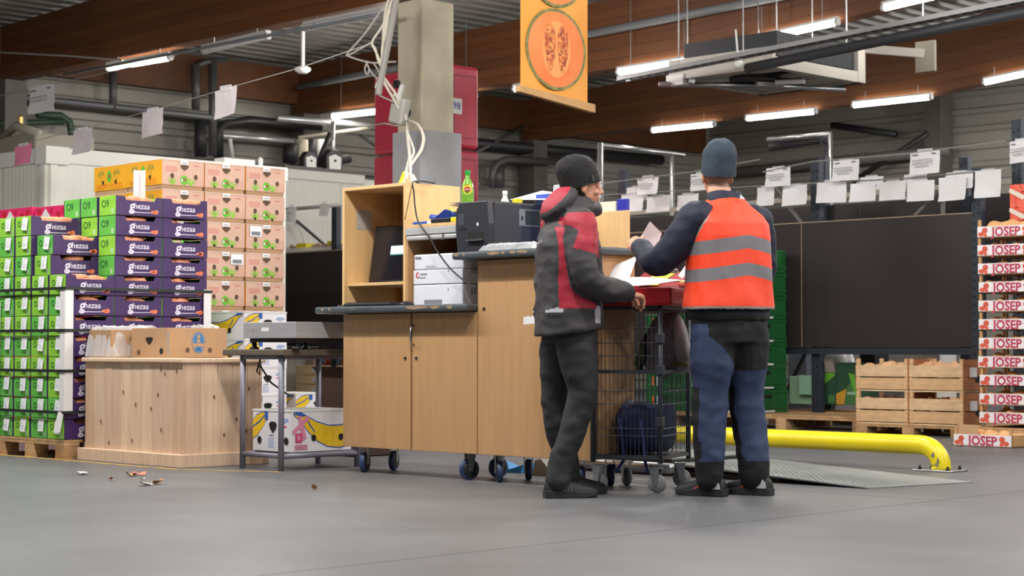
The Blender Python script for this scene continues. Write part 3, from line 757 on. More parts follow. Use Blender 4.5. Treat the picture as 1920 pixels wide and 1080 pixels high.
# open hutch with monitor
hut = thing('open_hutch', 'tall open beech shelf unit holding a dark monitor on the long worktop', 'shelf unit', (-8.93, 7.40, 1.03)); W, D2, H = .605, .46, .76
inn = mat('beech_inside', (176, 128, 78), .5, var=.06, scale=3, stretch=(6, 6, .6))
MB().box(0, .02, 0, D2, 0, H, wood_e).obj('side_panel', hut, bevel=.001, seg=1)
MB().box(W-.022, W, 0, D2, 0, H, wood_e).obj('side_panel', hut, bevel=.001, seg=1)
MB().box(.02, W-.022, 0, D2, H-.02, H, wood_e).obj('top_panel', hut, bevel=.001, seg=1)
MB().box(.02, W-.022, D2-.01, D2, 0, H-.02, inn).obj('back_panel', hut)
MB().box(.02, W-.022, .03, D2-.01, .135, .153, wood_e).obj('shelf', hut)
p = MB(); flat(p, rect(.10, .225, .50, .63), 0, mat('grey_notice', (176, 170, 164), .6), T(.021, .0, 0) @ MX); p.obj('notice', hut)
mon = thing('monitor', 'dark leaning flat monitor with a small bright window inside the hutch', 'monitor', (-8.60, 7.55, 1.186)); mon.rotation_euler = (-.16, 0, .0)
MB().box(-.25, .24, 0, .035, .0, .37, blackp).obj('casing', mon, bevel=.006)
p = MB(); flat(p, rect(-.235, .225, .015, .355), 0, mat('dark_screen', (26, 26, 34), .2)); p.obj('screen', mon)
p = MB(); flat(p, rect(-.07, .10, .175, .235), 1, mat('screen_window', (214, 236, 240), .4, emit=.8)); flat(p, rect(-.07, .10, .175, .182), 2, mat('teal_bar', (40, 150, 140), .4)); p.obj('screen_window', mon)
MB().box(-.06, .06, .03, .09, -.0, .2, blackp).obj('stand', mon)
kb = thing('keyboard', 'black keyboard lying on the left end of the long worktop', 'keyboard', (-8.72, 7.235, 1.029)); kb.rotation_euler.z = .03
MB().box(0, .43, 0, .14, 0, .018, blackp).obj('base', kb, bevel=.004)
ks = MB()
for a in range(15):
    for b in range(5): ks.box(.012+a*.0272, .036+a*.0272, .01+b*.025, .031+b*.025, .018, .024, mat('key_grey', (44, 44, 48), .5))
stuff(ks.obj('keys', kb))
for k, (u, v, w_, lab) in enumerate(((-8.86, 7.3, .14, 'thin dark notepad at the left end of the long worktop'), )):
    tag(MB().box(u, u+w_, v, v+.2, 1.029, 1.04, mat('notepad_dark', (58, 62, 74), .5)).obj('notepad', None, bevel=.002), lab, 'notepad')
mo = MB().lathe([(.001, .034), (.02, .032), (.036, .02), (.04, .006), (.038, 0)], blackp, 14).obj('computer_mouse', None, smooth=True, loc=(-8.22, 7.32, 1.029)); mo.scale = (.8, 1.4, .8); tag(mo, 'black computer mouse on the worktop beside the white printer', 'mouse')
# printer bay
bay = thing('printer_bay', 'low beech shelf unit with grey roller shutter above the white printer', 'shelf unit', (-8.322, 7.40, 1.03)); W = .74; H = .495
MB().box(0, .02, 0, D2, 0, H, wood_b).obj('side_panel', bay); MB().box(W-.02, W, 0, D2, 0, H, wood_b).obj('side_panel', bay)
MB().box(0, W, -.005, D2, H-.02, H, wood_e).obj('top_panel', bay, bevel=.001, seg=1); MB().box(.02, W-.02, D2-.01, D2, 0, H-.02, inn).obj('back_panel', bay)
gsh = mat('grey_shutter', (172, 172, 172), .4)
MB().box(.005, W-.005, -.012, .02, H-.065, H-.022, gsh).obj('shutter_slat', bay, bevel=.004)
MB().box(.02, W-.005, -.018, .012, H-.098, H-.070, gsh).obj('shutter_slat', bay, bevel=.008)
MB().box(.35, .362, -.022, -.012, H-.105, H-.062, steel).obj('shutter_catch', bay)
pr = thing('laser_printer', 'white laser printer standing in the shelf bay on the long worktop', 'printer', (-8.275, 7.42, 1.03))
pw = mat('printer_white', (224, 224, 232), .4); pg = mat('printer_grey', (160, 160, 168), .5)
MB().box(0, .44, 0, .40, .0, .125, pw).obj('paper_tray', pr, bevel=.006); MB().box(0, .44, 0, .40, .129, .215, pw).obj('casing', pr, bevel=.004); MB().box(0, .44, .005, .40, .219, .312, pw).obj('top_cover', pr, bevel=.008)
p = MB(); flat(p, rect(.10, .26, .008, .034), 0, mat('handle_grey', (128, 130, 138))); flat(p, rect(.11, .20, .236, .24), 0, ink); flat(p, rect(.31, .325, .20, .235), 0, pg); flat(p, rect(.31, .32, .085, .10), 0, pg)
flat(p, ell(.04, .185, .016, .02, 12), 0, mat('red_mark', (196, 40, 60))); flat(p, ell(.045, .185, .009, .012, 10), 1, pw); flat(p, rect(.065, .125, .185, .195), 0, ink); flat(p, rect(.05, .115, .165, .172), 0, ink); flat(p, rect(.015, .07, .29, .298), 0, ink)
p.parts('front_mark', pr)
p = MB()
for k in range(6): flat(p, rect(.07+.025*k, .085+.025*k, .19, .25), 0, pg, T(.44, 0, 0) @ MX); flat(p, rect(.07+.025*k, .085+.025*k, .06, .1), 0, pg, T(.44, 0, 0) @ MX)
p.parts('air_hole', pr)
# label printer on the tall cabinet
lp = thing('label_printer', 'bulky black label printer with a side window on the short worktop', 'printer', (-7.765, 7.31, 1.345-.018))
bpm = mat('printer_black', (44, 44, 50), .42, bump=.05, bscale=200)
H = .30
MB().prism([(0, 0), (.255, 0), (.262, H*.55), (.25, H), (.02, H), (-.012, H*.85), (-.018, H*.5)], .05, bpm).obj('front_cover', lp, bevel=.006)
MB().box(.0, .255, .05, .74, 0, H, bpm).obj('casing', lp, bevel=.012)
p = MB(); flat(p, rect(.09, .225, .065, .12), 0, dark); p.obj('media_slot', lp)
MB().box(.09, .225, -.02, 0, .068, .076, steel).obj('tear_bar', lp)
p = MB(); flat(p, rect(.008, .06, H*.55, H*.78), 1, mat('display_dark', (70, 74, 80), .25)); flat(p, rect(.165, .18, H*.52, H*.58), 1, white_m); flat(p, rect(.02, .07, H*.45, H*.5), 1, blackp); p.parts('control_panel', lp)
M = T(.255, 0, 0) @ MX; p = MB(); flat(p, rect(.26, .62, H*.55, H*.88), 0, mat('window_frame_grey', (120, 122, 126), .4), M); flat(p, rect(.31, .61, H*.57, H*.86), 1, mat('window_dark', (52, 56, 40), .15), M)
flat(p, ell(.48, H*.68, .055, .045), 2, mat('label_roll', (92, 66, 44), .5), M); flat(p, ell(.55, H*.69, .05, .04), 3, mat('roll_core', (46, 34, 36), .4), M); flat(p, rect(.275, .29, H*.66, H*.74), 2, blackp, M)
p.obj('side_window', lp)
text('o', .018, ink, lp, (.2, .03, H-.02), '-y')
for s in (.03, .22):
    for y in (.03, .45): MB().box(s-.012, s+.012, y, y+.03, -.018 + .018, .004, blackp).obj('foot', lp)
lp.location.z = 1.328
crumple('plastic_film', -7.50, -7.02, 7.22, 7.30, 1.329, 1.362, .012, 'crumpled clear film beside the black label printer', 5, 12)
# bottles and clutter on the bay
def bottle(name, label, loc, prof, m, capm_, caph, group=None):
    t = thing(name, label, 'bottle', loc)
    MB().lathe(prof, m, 18).obj('body', t, smooth=True)
    z = prof[-1][1]; r = prof[-1][0]
    MB().lathe([(r*1.15, z-.004), (r*1.2, z+.002), (r*1.2, z+caph), (r*1.0, z+caph+.002)], capm_, 14).obj('cap', t, smooth=False)
    return t
gteam = mat('green_tea_plastic', (136, 186, 66), .15, rgb2=(84, 150, 50), scale=26, alpha=.86)
bt = bottle('drink_bottle', 'green iced tea bottle with green cap on the printer bay', onv(863, 409, 7.40), [(.034, 0), (.037, .01), (.036, .06), (.038, .075), (.038, .16), (.036, .20), (.028, .235), (.0145, .262), (.0135, .285)], gteam, mat('cap_green', (28, 150, 60), .4), .02)
bt.location.z = 1.526; bt.location.y = 7.46
bt.rotation_euler.z = PI/4
p = MB()
for (rr, zz, rx, rz, m) in ((.0395, .19, .030, .032, mat('tea_yellow', (226, 204, 60), .4)), (.041, .192, .024, .014, mat('tea_red', (176, 60, 40), .4))):
    vs = [(rr*math.sin(x/rr), -rr*math.cos(x/rr), zz+z) for x, z in ell(0, 0, rx, rz, 18)]; p.add(vs, [tuple(range(18))], m)
p.obj('label', bt)
text('Lipton', .017, white_m, bt, (0, -.0435, .192), '-y')
wb2 = bottle('water_bottle', 'small clear water bottle with white cap behind the green bottle', (-7.72, 7.66, 1.526), [(.030, 0), (.032, .01), (.031, .05), (.033, .06), (.033, .10), (.022, .135), (.013, .155), (.0125, .17)], film('clear_bottle', (235, 240, 242), .45), white_m, .018)
bluep = mat('blue_plastic', (38, 84, 178), .35); blued = mat('navy_plastic', (22, 46, 116), .4); yelp = mat('yellow_plastic', (222, 206, 40), .4)
def disp(loc, rz, label):
    t = thing('tape_dispenser', label, 'tape dispenser', loc, rz)
    MB().prism([(-.10, 0), (.07, 0), (.075, .05), (.05, .075), (.0, .085), (-.04, .06), (-.10, .03)], .05, blued).obj('body', t, bevel=.006)
    MB().tube([(-.13, .025, .045), (-.08, .025, .035), (-.03, .025, .02)], [.016, .018, .014], bluep, 10).obj('handle', t, smooth=True)
    MB().lathe([(.03, -.02), (.03, .02)], yelp, 14, T(.03, .025, .055) @ Matrix.Rotation(PI/2, 4, 'X')).obj('tape_roll', t)
    return t
disp((-8.02, 7.44, 1.527), .1, 'blue tape dispenser left of the green bottle')
disp((-7.98, 7.56, 1.585), -.1, 'dark blue tape dispenser stacked behind the other dispenser').location.z = 1.527
def small(name, label, cat, x0, x1, y0, y1, z0, z1, m, rz=0):
    o = MB().box(-(x1-x0)/2, (x1-x0)/2, -(y1-y0)/2, (y1-y0)/2, 0, z1-z0, m).obj(name, None, bevel=.003, loc=((x0+x1)/2, (y0+y1)/2, z0), rot=(0, 0, rz)); return tag(o, label, cat)
small('marker_pen', 'blue marker pen lying at the left end of the printer bay', 'pen', -8.29, -8.17, 7.43, 7.455, 1.527, 1.545, bluep, .05)
small('white_pen', 'white pen lying beside the blue marker on the bay', 'pen', -8.16, -8.09, 7.43, 7.45, 1.527, 1.542, white_m, .1)
small('hand_scanner_holder', 'flat black scanner case lying on the printer bay', 'case', -8.10, -7.93, 7.40, 7.43, 1.527, 1.552, blackp, -.04)
small('knife_case', 'small yellow cutter knife on the printer bay by the bottle', 'knife', -7.925, -7.865, 7.405, 7.43, 1.527, 1.555, yelp, .1)
small('tape_roll_box', 'light blue tape box next to the yellow cutter knife', 'box', -7.86, -7.80, 7.405, 7.43, 1.527, 1.56, mat('light_blue', (96, 140, 206), .4), .1)
pp = MB()
for k in range(4):
    a = R.uniform(-.3, .3); c, s = math.cos(a), math.sin(a); z = .102+.006*k
    pp.add([(x*c-y*s, x*s+y*c, z+R.uniform(0, .012)) for x, y in ((-.09, -.1), (.09, -.1), (.09, .1), (-.09, .1))], [(0, 1, 2, 3)], paper)
tag(pp.obj('paper_sheets', None, loc=(-7.98, 7.62, 1.53)), 'loose white papers lying on the blue tape dispensers', 'papers')
# files and folders behind the label printer
fol = mat('blue_folder', (66, 92, 190), .4)
small('file_tray', 'blue plastic file tray behind the black label printer', 'tray', -7.56, -7.30, 7.76, 7.86, 1.327, 1.69, fol, 0)
def sheet(name, label, pts, m=None, cat='paper'):
    o = MB().add(pts, [tuple(range(len(pts)))], m or paper).obj(name); return tag(o, label, cat)
sheet('paper_sheet', 'white sheet sloping over the blue file tray', [(-7.76, 7.74, 1.67), (-7.38, 7.72, 1.645), (-7.40, 7.86, 1.69), (-7.62, 7.88, 1.725)])
sheet('plastic_sleeve', 'clear glossy document sleeve standing at end of the blue file tray', [(-7.42, 7.75, 1.60), (-7.29, 7.75, 1.60), (-7.29, 7.78, 1.745), (-7.43, 7.78, 1.74)], film('sleeve_film', (225, 228, 235), .35), 'sleeve')
small('yellow_block', 'small yellow note block on top of the label printer', 'note block', -7.62, -7.57, 7.62, 7.66, 1.63, 1.66, yelp)
# scanner on top of the hutch
scn = thing('hand_scanner', 'white and yellow hand scanner lying on top of the hutch', 'scanner', (-8.62, 7.66, 1.792)); scn.rotation_euler = (0, .0, .2)
MB().prism([(-.06, .0), (.02, .0), (.075, .01), (.03, .085), (.0, .1), (-.035, .07)], .06, mat('scanner_white', (218, 214, 200), .5)).obj('body', scn, bevel=.008)
MB().prism([(-.07, .004), (-.05, .0), (.005, .095), (-.018, .105)], .064, yelp).obj('yellow_face', scn, bevel=.003).location.y = -.002
MB().tube([(.06, .03, .03), (.085, .03, .02), (.1, .03, .006)], .01, blackp, 8).obj('cable_boot', scn)
wire_b = MB()
for k in range(14): wire_b.tube([(-8.92+k*.02, 7.80, 1.79), (-8.92+k*.02, 7.80, 1.83)], .003, steel, 4)
wire_b.tube([(-8.93, 7.80, 1.83), (-8.64, 7.80, 1.83)], .004, steel, 5).tube([(-8.93, 7.80, 1.792), (-8.64, 7.80, 1.792)], .004, steel, 5)
tag(wire_b.obj('wire_rack'), 'low grey wire rack along the top of the hutch', 'rack')
# board at the right end, blue box, wine bottle
bk = thing('beech_board', 'upright light beech board at the right end of short worktop', 'board', (-7.02, 7.60, 1.327))
MB().box(0, .335, 0, .018, 0, .215, wood_e).obj('panel', bk, bevel=.002); MB().box(.0, .018, -.15, 0, 0, .215, wood_e).obj('end_panel', bk)
small('white_card_box', 'small cream card box on the ledge behind the beech board', 'box', -6.92, -6.80, 7.625, 7.655, 1.327, 1.60, mat('cream_card', (226, 218, 198)))
small('blue_crate', 'small deep blue plastic box behind the beech board', 'box', -6.79, -6.72, 7.625, 7.655, 1.327, 1.61, mat('deep_blue', (44, 48, 160), .4))
# things under the cabinets
q = onz(855, 862)
tag(MB().prism([(-.10, 0), (.10, 0), (.12, .05), (.02, .02), (-.12, .07)], .18, mat('sky_blue_pack', (48, 140, 210), .4)).obj('crushed_pack', None, loc=(-8.0, 7.95, .001), rot=(0, 0, .3)), 'crushed sky blue packet on the floor behind the cabinets', 'packet')
q = onz(935, 885)
tag(MB().prism([(-.09, 0), (.10, 0), (.02, .05), (-.03, .10), (-.07, .09)], .15, mat('pale_cloth', (150, 146, 138), .8)).obj('cleaning_cloth', None, loc=(-7.62, 7.9, .001), rot=(0, 0, .2)), 'pale crumpled cloth on the floor behind the tall cabinet', 'cloth')
tag(MB().tube([(-7.7, 8.05, .08), (-6.75, 8.05, .08)], .03, steel, 10).obj('metal_pipe', None, smooth=True), 'grey metal pipe lying behind the tall cabinet', 'pipe')

# ---------------------------------------------------------------- mesh trolley
tr = thing('mesh_trolley', 'charcoal wire mesh picking trolley on four grey casters', 'trolley', (-6.30, 7.42, 0), math.radians(21))
TW, TD = .385, .47; ZB, ZT = .185, 1.0
for x in (-TW, 0):
    for y in (0, TD): MB().tube([(x, y, ZB-.03), (x, y, ZT)], .0135, dsteel, 10).obj('post', tr, smooth=True)
for z in (ZB, .645, ZT-.01):
    for y in (0, TD): MB().bar((-TW, y, z), (0, y, z), .014, .02, dsteel).obj('rail', tr)
    for x in (-TW, 0): MB().bar((x, 0, z), (x, TD, z), .014, .02, dsteel).obj('rail', tr)
MB().box(-TW, 0, 0, TD, ZB-.004, ZB+.008, dsteel).obj('base_plate', tr)
for (side_, n, f) in (('front', 15, lambda s: (-TW*s, -.002)), ('rear', 15, lambda s: (-TW*s, TD+.002)), ('left', 18, lambda s: (-TW-.002, TD*s)), ('right', 18, lambda s: (.002, TD*s))):
    mb = MB()
    for k in range(1, n+1): x, y = f(k/(n+1)); mb.tube([(x, y, ZB), (x, y, ZT)], .002, dsteel, 4)
    for z in (.30, .34, .47, .54, .73, .80, .88):
        mb.tube([(*f(0), z), (*f(1), z)], .0025, dsteel, 4)
    stuff(mb.obj('wire_panel', tr))
for z in (.355, .63, .80): MB().box(-.022, .02, -.022, .02, z, z+.05, dsteel).obj('corner_clamp', tr, bevel=.003)
greyw = mat('grey_wheel', (128, 130, 132), .55)
for (x, y, a) in ((-TW+.03, .02, 1.2), (-.02, .0, 1.5), (-TW+.03, TD-.03, .7), (-.03, TD-.03, 1.9)): caster(tr, x, y, .05, greyw, greyw, 0, a)
# red tray and papers on top
rt = thing('red_tray', 'dark red plastic tray with clipboard on top of the mesh trolley', 'tray', (-6.30, 7.42, ZT), math.radians(21))
redp = mat('tray_red', (150, 12, 22), .4)
x0, x1, y0, y1 = -TW-.0, .075, -.03, TD
MB().box(x0, x1, y0, y1, 0, .012, redp).obj('base', rt)
for a in ((x0, x1, y0, y0+.01), (x0, x1, y1-.01, y1), (x0, x0+.01, y0, y1), (x1-.01, x1, y0, y1)): MB().box(*a, 0, .095, redp).obj('side', rt, bevel=.003)
p = MB(); flat(p, rect(-.20, -.135, .03, .062), 0, mat('tray_label', (196, 186, 188)), T(0, y0, 0)); flat(p, rect(-.19, -.145, .046, .05), 1, ink, T(0, y0, 0)); p.obj('label', rt)
MB().box(-.25, -.12, y0+.012, y0+.02, .08, .107, mat('clip_red', (170, 20, 40), .35)).obj('clip_bar', rt)
MB().add([(-.28, .24, .10), (.06, .20, .10), (.06, .46, .20), (-.26, .48, .20)], [(0, 1, 2, 3)], redp).obj('clipboard', rt)
MB().box(-.13, -.05, .44, .455, .185, .215, steel).obj('clipboard_clip', rt, bevel=.003)
trot = Matrix.Translation((-6.30, 7.42, ZT)) @ Matrix.Rotation(math.radians(21), 4, 'Z')
def tsheet(label, pts, m=None, name='paper_sheet'):
    n = len(pts)//2   # strip of pairs
    o = MB().add([trot @ Vector(q) for q in pts], [(2*i, 2*i+1, 2*i+3, 2*i+2) for i in range(n-1)], m or paper).obj(name, None, smooth=True); return tag(o, label, 'paper')
tsheet('wide white paper sheet lying along the front of the red tray', [(-.33, .0, .112), (-.28, .22, .165), (-.2, -.02, .104), (-.15, .22, .163), (-.06, .0, .11), (-.02, .22, .15), (.06, .10, .135), (.09, .2, .14)])
tsheet('curled white sheet standing up at the left of the red tray', [(-.36, .12, .10), (-.35, .2, .225), (-.30, .12, .10), (-.29, .22, .25), (-.25, .15, .10), (-.225, .27, .285)])
tsheet('yellow paper clipped to the red clipboard', [(-.23, .25, .118), (-.17, .46, .198), (-.10, .25, .118), (-.06, .46, .198)], mat('yellow_sheet', (238, 230, 40), .5))
tsheet('white folded paper at the right of the red clipboard', [(.0, .30, .17), (.06, .34, .27), (.06, .2, .15), (.10, .3, .25)])
tsheet('small yellow slip under the papers by the orange vest', [(.04, .12, .125), (.05, .16, .13), (.085, .12, .127), (.095, .17, .14)], mat('yellow_sheet', (238, 230, 40), .5))
# bags in the trolley
def blob(name, label, cat, c, rad, m, amp, seed, fn=None, nu=28, nv=18, freq=5, parent=None):
    vs = []; fs = []
    for j in range(nv+1):
        b = -PI/2+PI*j/nv
        for i in range(nu):
            a = 2*PI*i/nu; se = lambda q, e: math.copysign(abs(q)**e, q)
            p = Vector((se(math.cos(b), .6)*se(math.cos(a), .7)*rad[0], se(math.cos(b), .6)*se(math.sin(a), .7)*rad[1], se(math.sin(b), .7)*rad[2]))
            if fn: p = Vector(fn(p))
            n_ = noise.noise_vector(Vector((p.x*freq/rad[0]*.12+seed, p.y*freq/rad[1]*.12, p.z*freq/rad[2]*.12)))
            vs.append(p+n_*amp)
    for j in range(nv):
        for i in range(nu): fs.append((j*nu+i, j*nu+(i+1) % nu, (j+1)*nu+(i+1) % nu, (j+1)*nu+i))
    mb = MB(); mb.add(vs, fs, m); o = mb.obj(name, parent, smooth=True); o.location = c
    if label: tag(o, label, cat)
    return o
navy = mat('navy_cloth', (24, 32, 70), .8, bump=.3, bscale=30)
bagc = trot @ Vector((-.17, .24, -ZT+ZB+.155))
def bagshape(p):
    s = p.z/.14; k = 1.0+.12*(-s) if s < 0 else 1
    z = p.z
    if s > .2: z += .06*max(0, abs(p.x)/.15-.55)*s*3-.015*s
    return (p.x*k, p.y*k, z)
bg = blob('cloth_bag', 'sagging navy blue cloth bag in the bottom of the mesh trolley', 'bag', bagc, (.155, .16, .14), navy, .022, 3, bagshape, 40, 26, 9)
bg.rotation_euler.z = math.radians(21)
for k, x in enumerate((-.07, .05)):
    MB().tube([(x-.02, -.168, .05), (x, -.178, -.05), (x+.01, -.18, -.17), (x+.03*(k*2-1), -.19, -.24), (x+.05*(k*2-1), -.18, -.20)], .009, mat('navy_strap', (36, 48, 110), .7), 6).obj('strap', bg, smooth=True)
greyb = mat('grey_bag', (132, 124, 126), .55, bump=.2, bscale=20)
b2_ = trot @ Vector((-.06, .30, -.21))
gb = blob('carrier_bag', 'grey carrier bag hanging inside the mesh trolley', 'bag', b2_, (.13, .07, .165), greyb, .03, 11, lambda p: (p.x*(1-.25*p.z/.165), p.y, p.z), 36, 24, 8)
gb.rotation_euler.z = math.radians(21)
ol = mat('olive_cloth', (74, 82, 34), .7)
MB().prism([(-.16, -.14), (-.13, -.15), (-.09, -.05), (-.10, .07), (-.13, .02)], .02, mat('bag_black', (16, 16, 20), .7)).obj('side_flap', gb, bevel=.004).location.y = -.08
MB().prism([(-.17, -.10), (-.145, -.14), (-.115, -.07), (-.125, .0)], .01, ol).obj('olive_lining', gb).location.y = -.09
MB().tube([(.0, -.08, -.155), (.05, -.08, -.11), (.10, -.075, -.10), (.14, -.07, -.11)], [.008, .014, .016, .012], ol, 8).obj('olive_trim', gb, smooth=True)
# ---------------------------------------------------------------- racks and goods on the right
RV = 14.8
rackm = mat('rack_steel', (50, 56, 66), .45, .3)
braces = mat('rack_brace', (120, 118, 112), .45, .5)
blackboard = mat('black_board', (44, 38, 38), .42, var=.1, scale=1.2)
def upright(u, v, z1, label):
    t = thing('rack_upright', label, 'rack post', (u, v, 0))
    mb = MB(); mb.box(-.05, .05, 0, .012, 0, z1, rackm).box(-.05, -.04, .012, .08, 0, z1, rackm).box(.04, .05, .012, .08, 0, z1, rackm); mb.obj('profile', t)
    h = MB(); z = .1
    while z < z1-.05: h.box(-.03, -.016, -.0015, .0, z, z+.02, dark); h.box(.016, .03, -.0015, .0, z+.02, z+.04, dark); z += .075
    stuff(h.obj('slots', t)); MB().box(-.07, .07, -.02, .10, 0, .008, steel).obj('foot_plate', t)
for u, v, z1, lab in ((-8.735, 14.76, 2.42, 'blue grey rack upright beside the stack of squash trays'), (-10.60, 14.86, 2.62, 'dark rack upright behind the man in the orange vest on his right'), (-11.25, 15.9, 2.80, 'dark rack upright right of the dark blue beanie'),
                      (-13.16, 14.86, 2.72, 'dark rack upright between the two men'), (-9.55, 15.9, 2.66, 'rear rack upright in the middle of the hanging papers'), (-8.40, 14.90, 2.85, 'dark rack upright behind the tomato carton'), (-18.1, 14.86, 2.62, 'dark rack upright left of the open hutch'),
                      (-16.3, 14.86, 2.6, 'dark rack upright hidden behind the label printer'), (-10.92, 15.5, 1.2, 'perforated post under the black boards by the green crates')):
    upright(u, v, z1, lab)
# black boards between uprights
bs = [-19.02, -17.3, -15.6, -13.9, -12.3, -10.71, -8.75]
for i in range(6):
    t = thing('board_panel', 'black coated board on the rack, %s' % ('left of the open hutch', 'behind the open hutch', 'behind the label printer', 'between the two men', 'behind the man in the orange vest', 'wide one left of the squash trays')[i], 'panel', (bs[i], RV, 0))
    MB().box(.004, bs[i+1]-bs[i]-.004, -.02, .0, .78, 2.008, blackboard).obj('board', t)
    MB().box(.0, bs[i+1]-bs[i], -.021, .0, 2.008, 2.016, mat('board_edge', (176, 156, 130), .6)).obj('edge_strip', t)
    if i == 5: MB().box(.0, .006, -.0215, -.02, .78, 2.0, mat('board_edge', (176, 156, 130), .6)).obj('side_strip', t)
# rear black boards seen above the front ones, and load beams
t = thing('long_board', 'long black board at the back of the racks behind the hanging papers', 'panel', (-14.6, 15.95, 0))
for k in range(4): MB().box(k*1.9, k*1.9+1.89, 0, .02, 1.3, 2.28, mat('black_board_rear', (46, 42, 42), .5)).obj('board', t)
tag(MB().bar((-19.0, 14.83, .74), (-8.75, 14.83, .74), .05, .07, rackm).obj('load_beam'), 'dark lower load beam under the black boards', 'beam')
tag(MB().bar((-14.6, 15.92, 2.33), (-8.3, 15.92, 2.40), .04, .05, mat('pale_beam', (170, 164, 150), .5)).obj('load_beam'), 'pale upper beam behind the hanging papers', 'beam')
def brace(p, q, v, label, r=.016, m=braces):
    a = onv(*p, v); b = onv(*q, v); tag(MB().bar(a, b, .03, .03, m).obj('rack_brace'), label, 'brace')
brace((1452, 352), (1505, 420), 14.825, 'diagonal rack brace right of the orange vest')
brace((1775, 345), (1715, 405), 14.825, 'diagonal rack brace left of the squash trays')
brace((1462, 760), (1516, 652), 15.46, 'dark diagonal brace below the boards by the green crates', m=dsteel)
brace((540, 400), (610, 460), 15.2, 'dark diagonal brace left of the open hutch', m=dsteel)
brace((1768, 345), (1768, 402), 14.825, 'upright rack rod left of the squash trays')
# hanging papers: string line and row
strm = mat('white_string', (150, 148, 142), .7)
def string(pts, r, label):
    tag(MB().tube(pts, r, strm, 5).obj('string', None), label, 'string')
def hang(px0, py0, px1, py1, v, label, group, lines=3, m=None, tilt=.0, drop=None, bottom=None):
    """paper in a clear sleeve hung on the plane v; pixel corners of its top edge and its bottom"""
    a = onv(px0, py0, v); b = onv(px1, py1, v); hgt = bottom
    t = thing('hanging_sign', label, 'paper', a, 0, group); w_ = (b-a).length; dz = b.z-a.z; dx = b.x-a.x
    n = 5; vs = []; fs = []; r = random.Random(int(px0))
    for j in range(n+1):
        for i in range(n+1):
            x = dx*i/n; z = dz*i/n-hgt*j/n; y = -.03*(j/n)**2*r.uniform(.3, 1)+.012*math.sin(3*i/n+px0)*(j/n)+r.uniform(-.003, .003)
            vs.append((x+tilt*j/n*hgt, y, z))
    for j in range(n):
        for i in range(n): k = j*(n+1)+i; fs.append((k, k+1, k+n+2, k+n+1))
    MB().add(vs, fs, m or paper).obj('sheet', t, smooth=True)
    if lines:
        p = MB()
        for k in range(lines):
            zz = -hgt*(.42+.13*k); x0 = dx*(.14+.1*(k % 3 == 2)); x1 = dx*(.86-.14*(k % 3 == 2)); ty = -.045
            nb = 9
            for b_ in range(nb):
                xa = x0+(x1-x0)*b_/nb; xb = xa+(x1-x0)/nb*.72
                p.add([(xa, ty, zz+dz*xa/dx), (xb, ty, zz+dz*xb/dx), (xb, ty, zz+.009+dz*xb/dx), (xa, ty, zz+.009+dz*xa/dx)], [(0, 1, 2, 3)], ink)
        p.add([(dx*.1, -.02, -hgt*.16), (dx*.3, -.02, -hgt*.16), (dx*.3, -.02, -hgt*.11), (dx*.1, -.02, -hgt*.11)], [(0, 1, 2, 3)], ink)
        p.add([(dx*.75, -.02, -hgt*.14), (dx*.9, -.02, -hgt*.14), (dx*.9, -.02, -hgt*.09), (dx*.75, -.02, -hgt*.09)], [(0, 1, 2, 3)], ink)
        p.parts('print', t)
    MB().box(dx*.25, dx*.75, -.004, .004, -.006, .012+abs(dz), film('clear_film')).obj('sleeve_top', t)
    return t
G1 = 'signs on the upper string over the rack'; sv = 14.6
string([onv(1090, 349, sv), onv(1300, 322, sv), onv(1425, 299, 14.9)], .006, 'thin white string carrying the signs between the two men')
string([onv(1430, 323, sv), onv(1522, 303, sv), onv(1700, 288, sv), onv(1885, 264, sv)], .006, 'thin white string carrying the upper row of signs over the rack')
for (a, b, c, d, h_, lab) in ((1112, 342, 1128, 340, .19, 'sign beside the face of the man in the red and grey jacket'), (1195, 334, 1235, 332, .18, 'first printed sign right of the two men gap, above white sheets'), (1295, 327, 1336, 322, .18, 'printed sign half hidden by the dark blue beanie'),
                              (1437, 316, 1482, 312, .19, 'printed sign just right of the orange vest shoulder'), (1562, 302, 1611, 298, .20, 'printed sign left of the middle of the rack'), (1707, 286, 1762, 279, .22, 'printed sign hanging highest left of the squash trays'), (1893, 266, 1935, 260, .2, 'printed sign above the red tomato carton')):
    hang(a, b, c, d, sv, lab, G1, 3, None, 0, None, h_)
G2 = 'white sleeves hung along the rack'; lv = 14.68
cols = ((1165, 366, 1207, 362, .19, 'leftmost white sleeve between the men'), (1213, 369, 1257, 365, .17, 'second white sleeve between the men'), (1270, 367, 1310, 362, .16, 'white sleeve at the elbow of the orange vest'), (1420, 352, 1452, 349, .19, 'white sleeve behind the vest right shoulder'), (1468, 350, 1513, 345, .20, 'white sleeve left of the dark upright'),
        (1532, 343, 1587, 341, .20, 'white sleeve right of the dark upright'), (1595, 345, 1642, 341, .18, 'white sleeve under the rear upright, left one'), (1650, 342, 1698, 338, .18, 'white sleeve under the rear upright, right one'), (1702, 341, 1752, 337, .19, 'white sleeve under the highest printed sign'),
        (1760, 334, 1812, 329, .22, 'wide white sleeve near the squash trays'), (1828, 321, 1877, 317, .25, 'rightmost white sleeve, beside the tomato carton'))
for c in cols: hang(*c[:4], lv, c[5], G2, 0, None, 0, None, c[4])
for c in ((1175, 352, 1215, 349, .15, 'rear white sleeve between the men'), (1612, 333, 1656, 330, .13, 'rear white sleeve behind the middle sleeves'), (1695, 328, 1738, 325, .13, 'rear white sleeve below the highest sign'), (1775, 324, 1825, 320, .16, 'rear white sleeve near the squash trays')):
    hang(*c[:4], 14.74, c[5], G2, 0, None, 0, None, c[4])
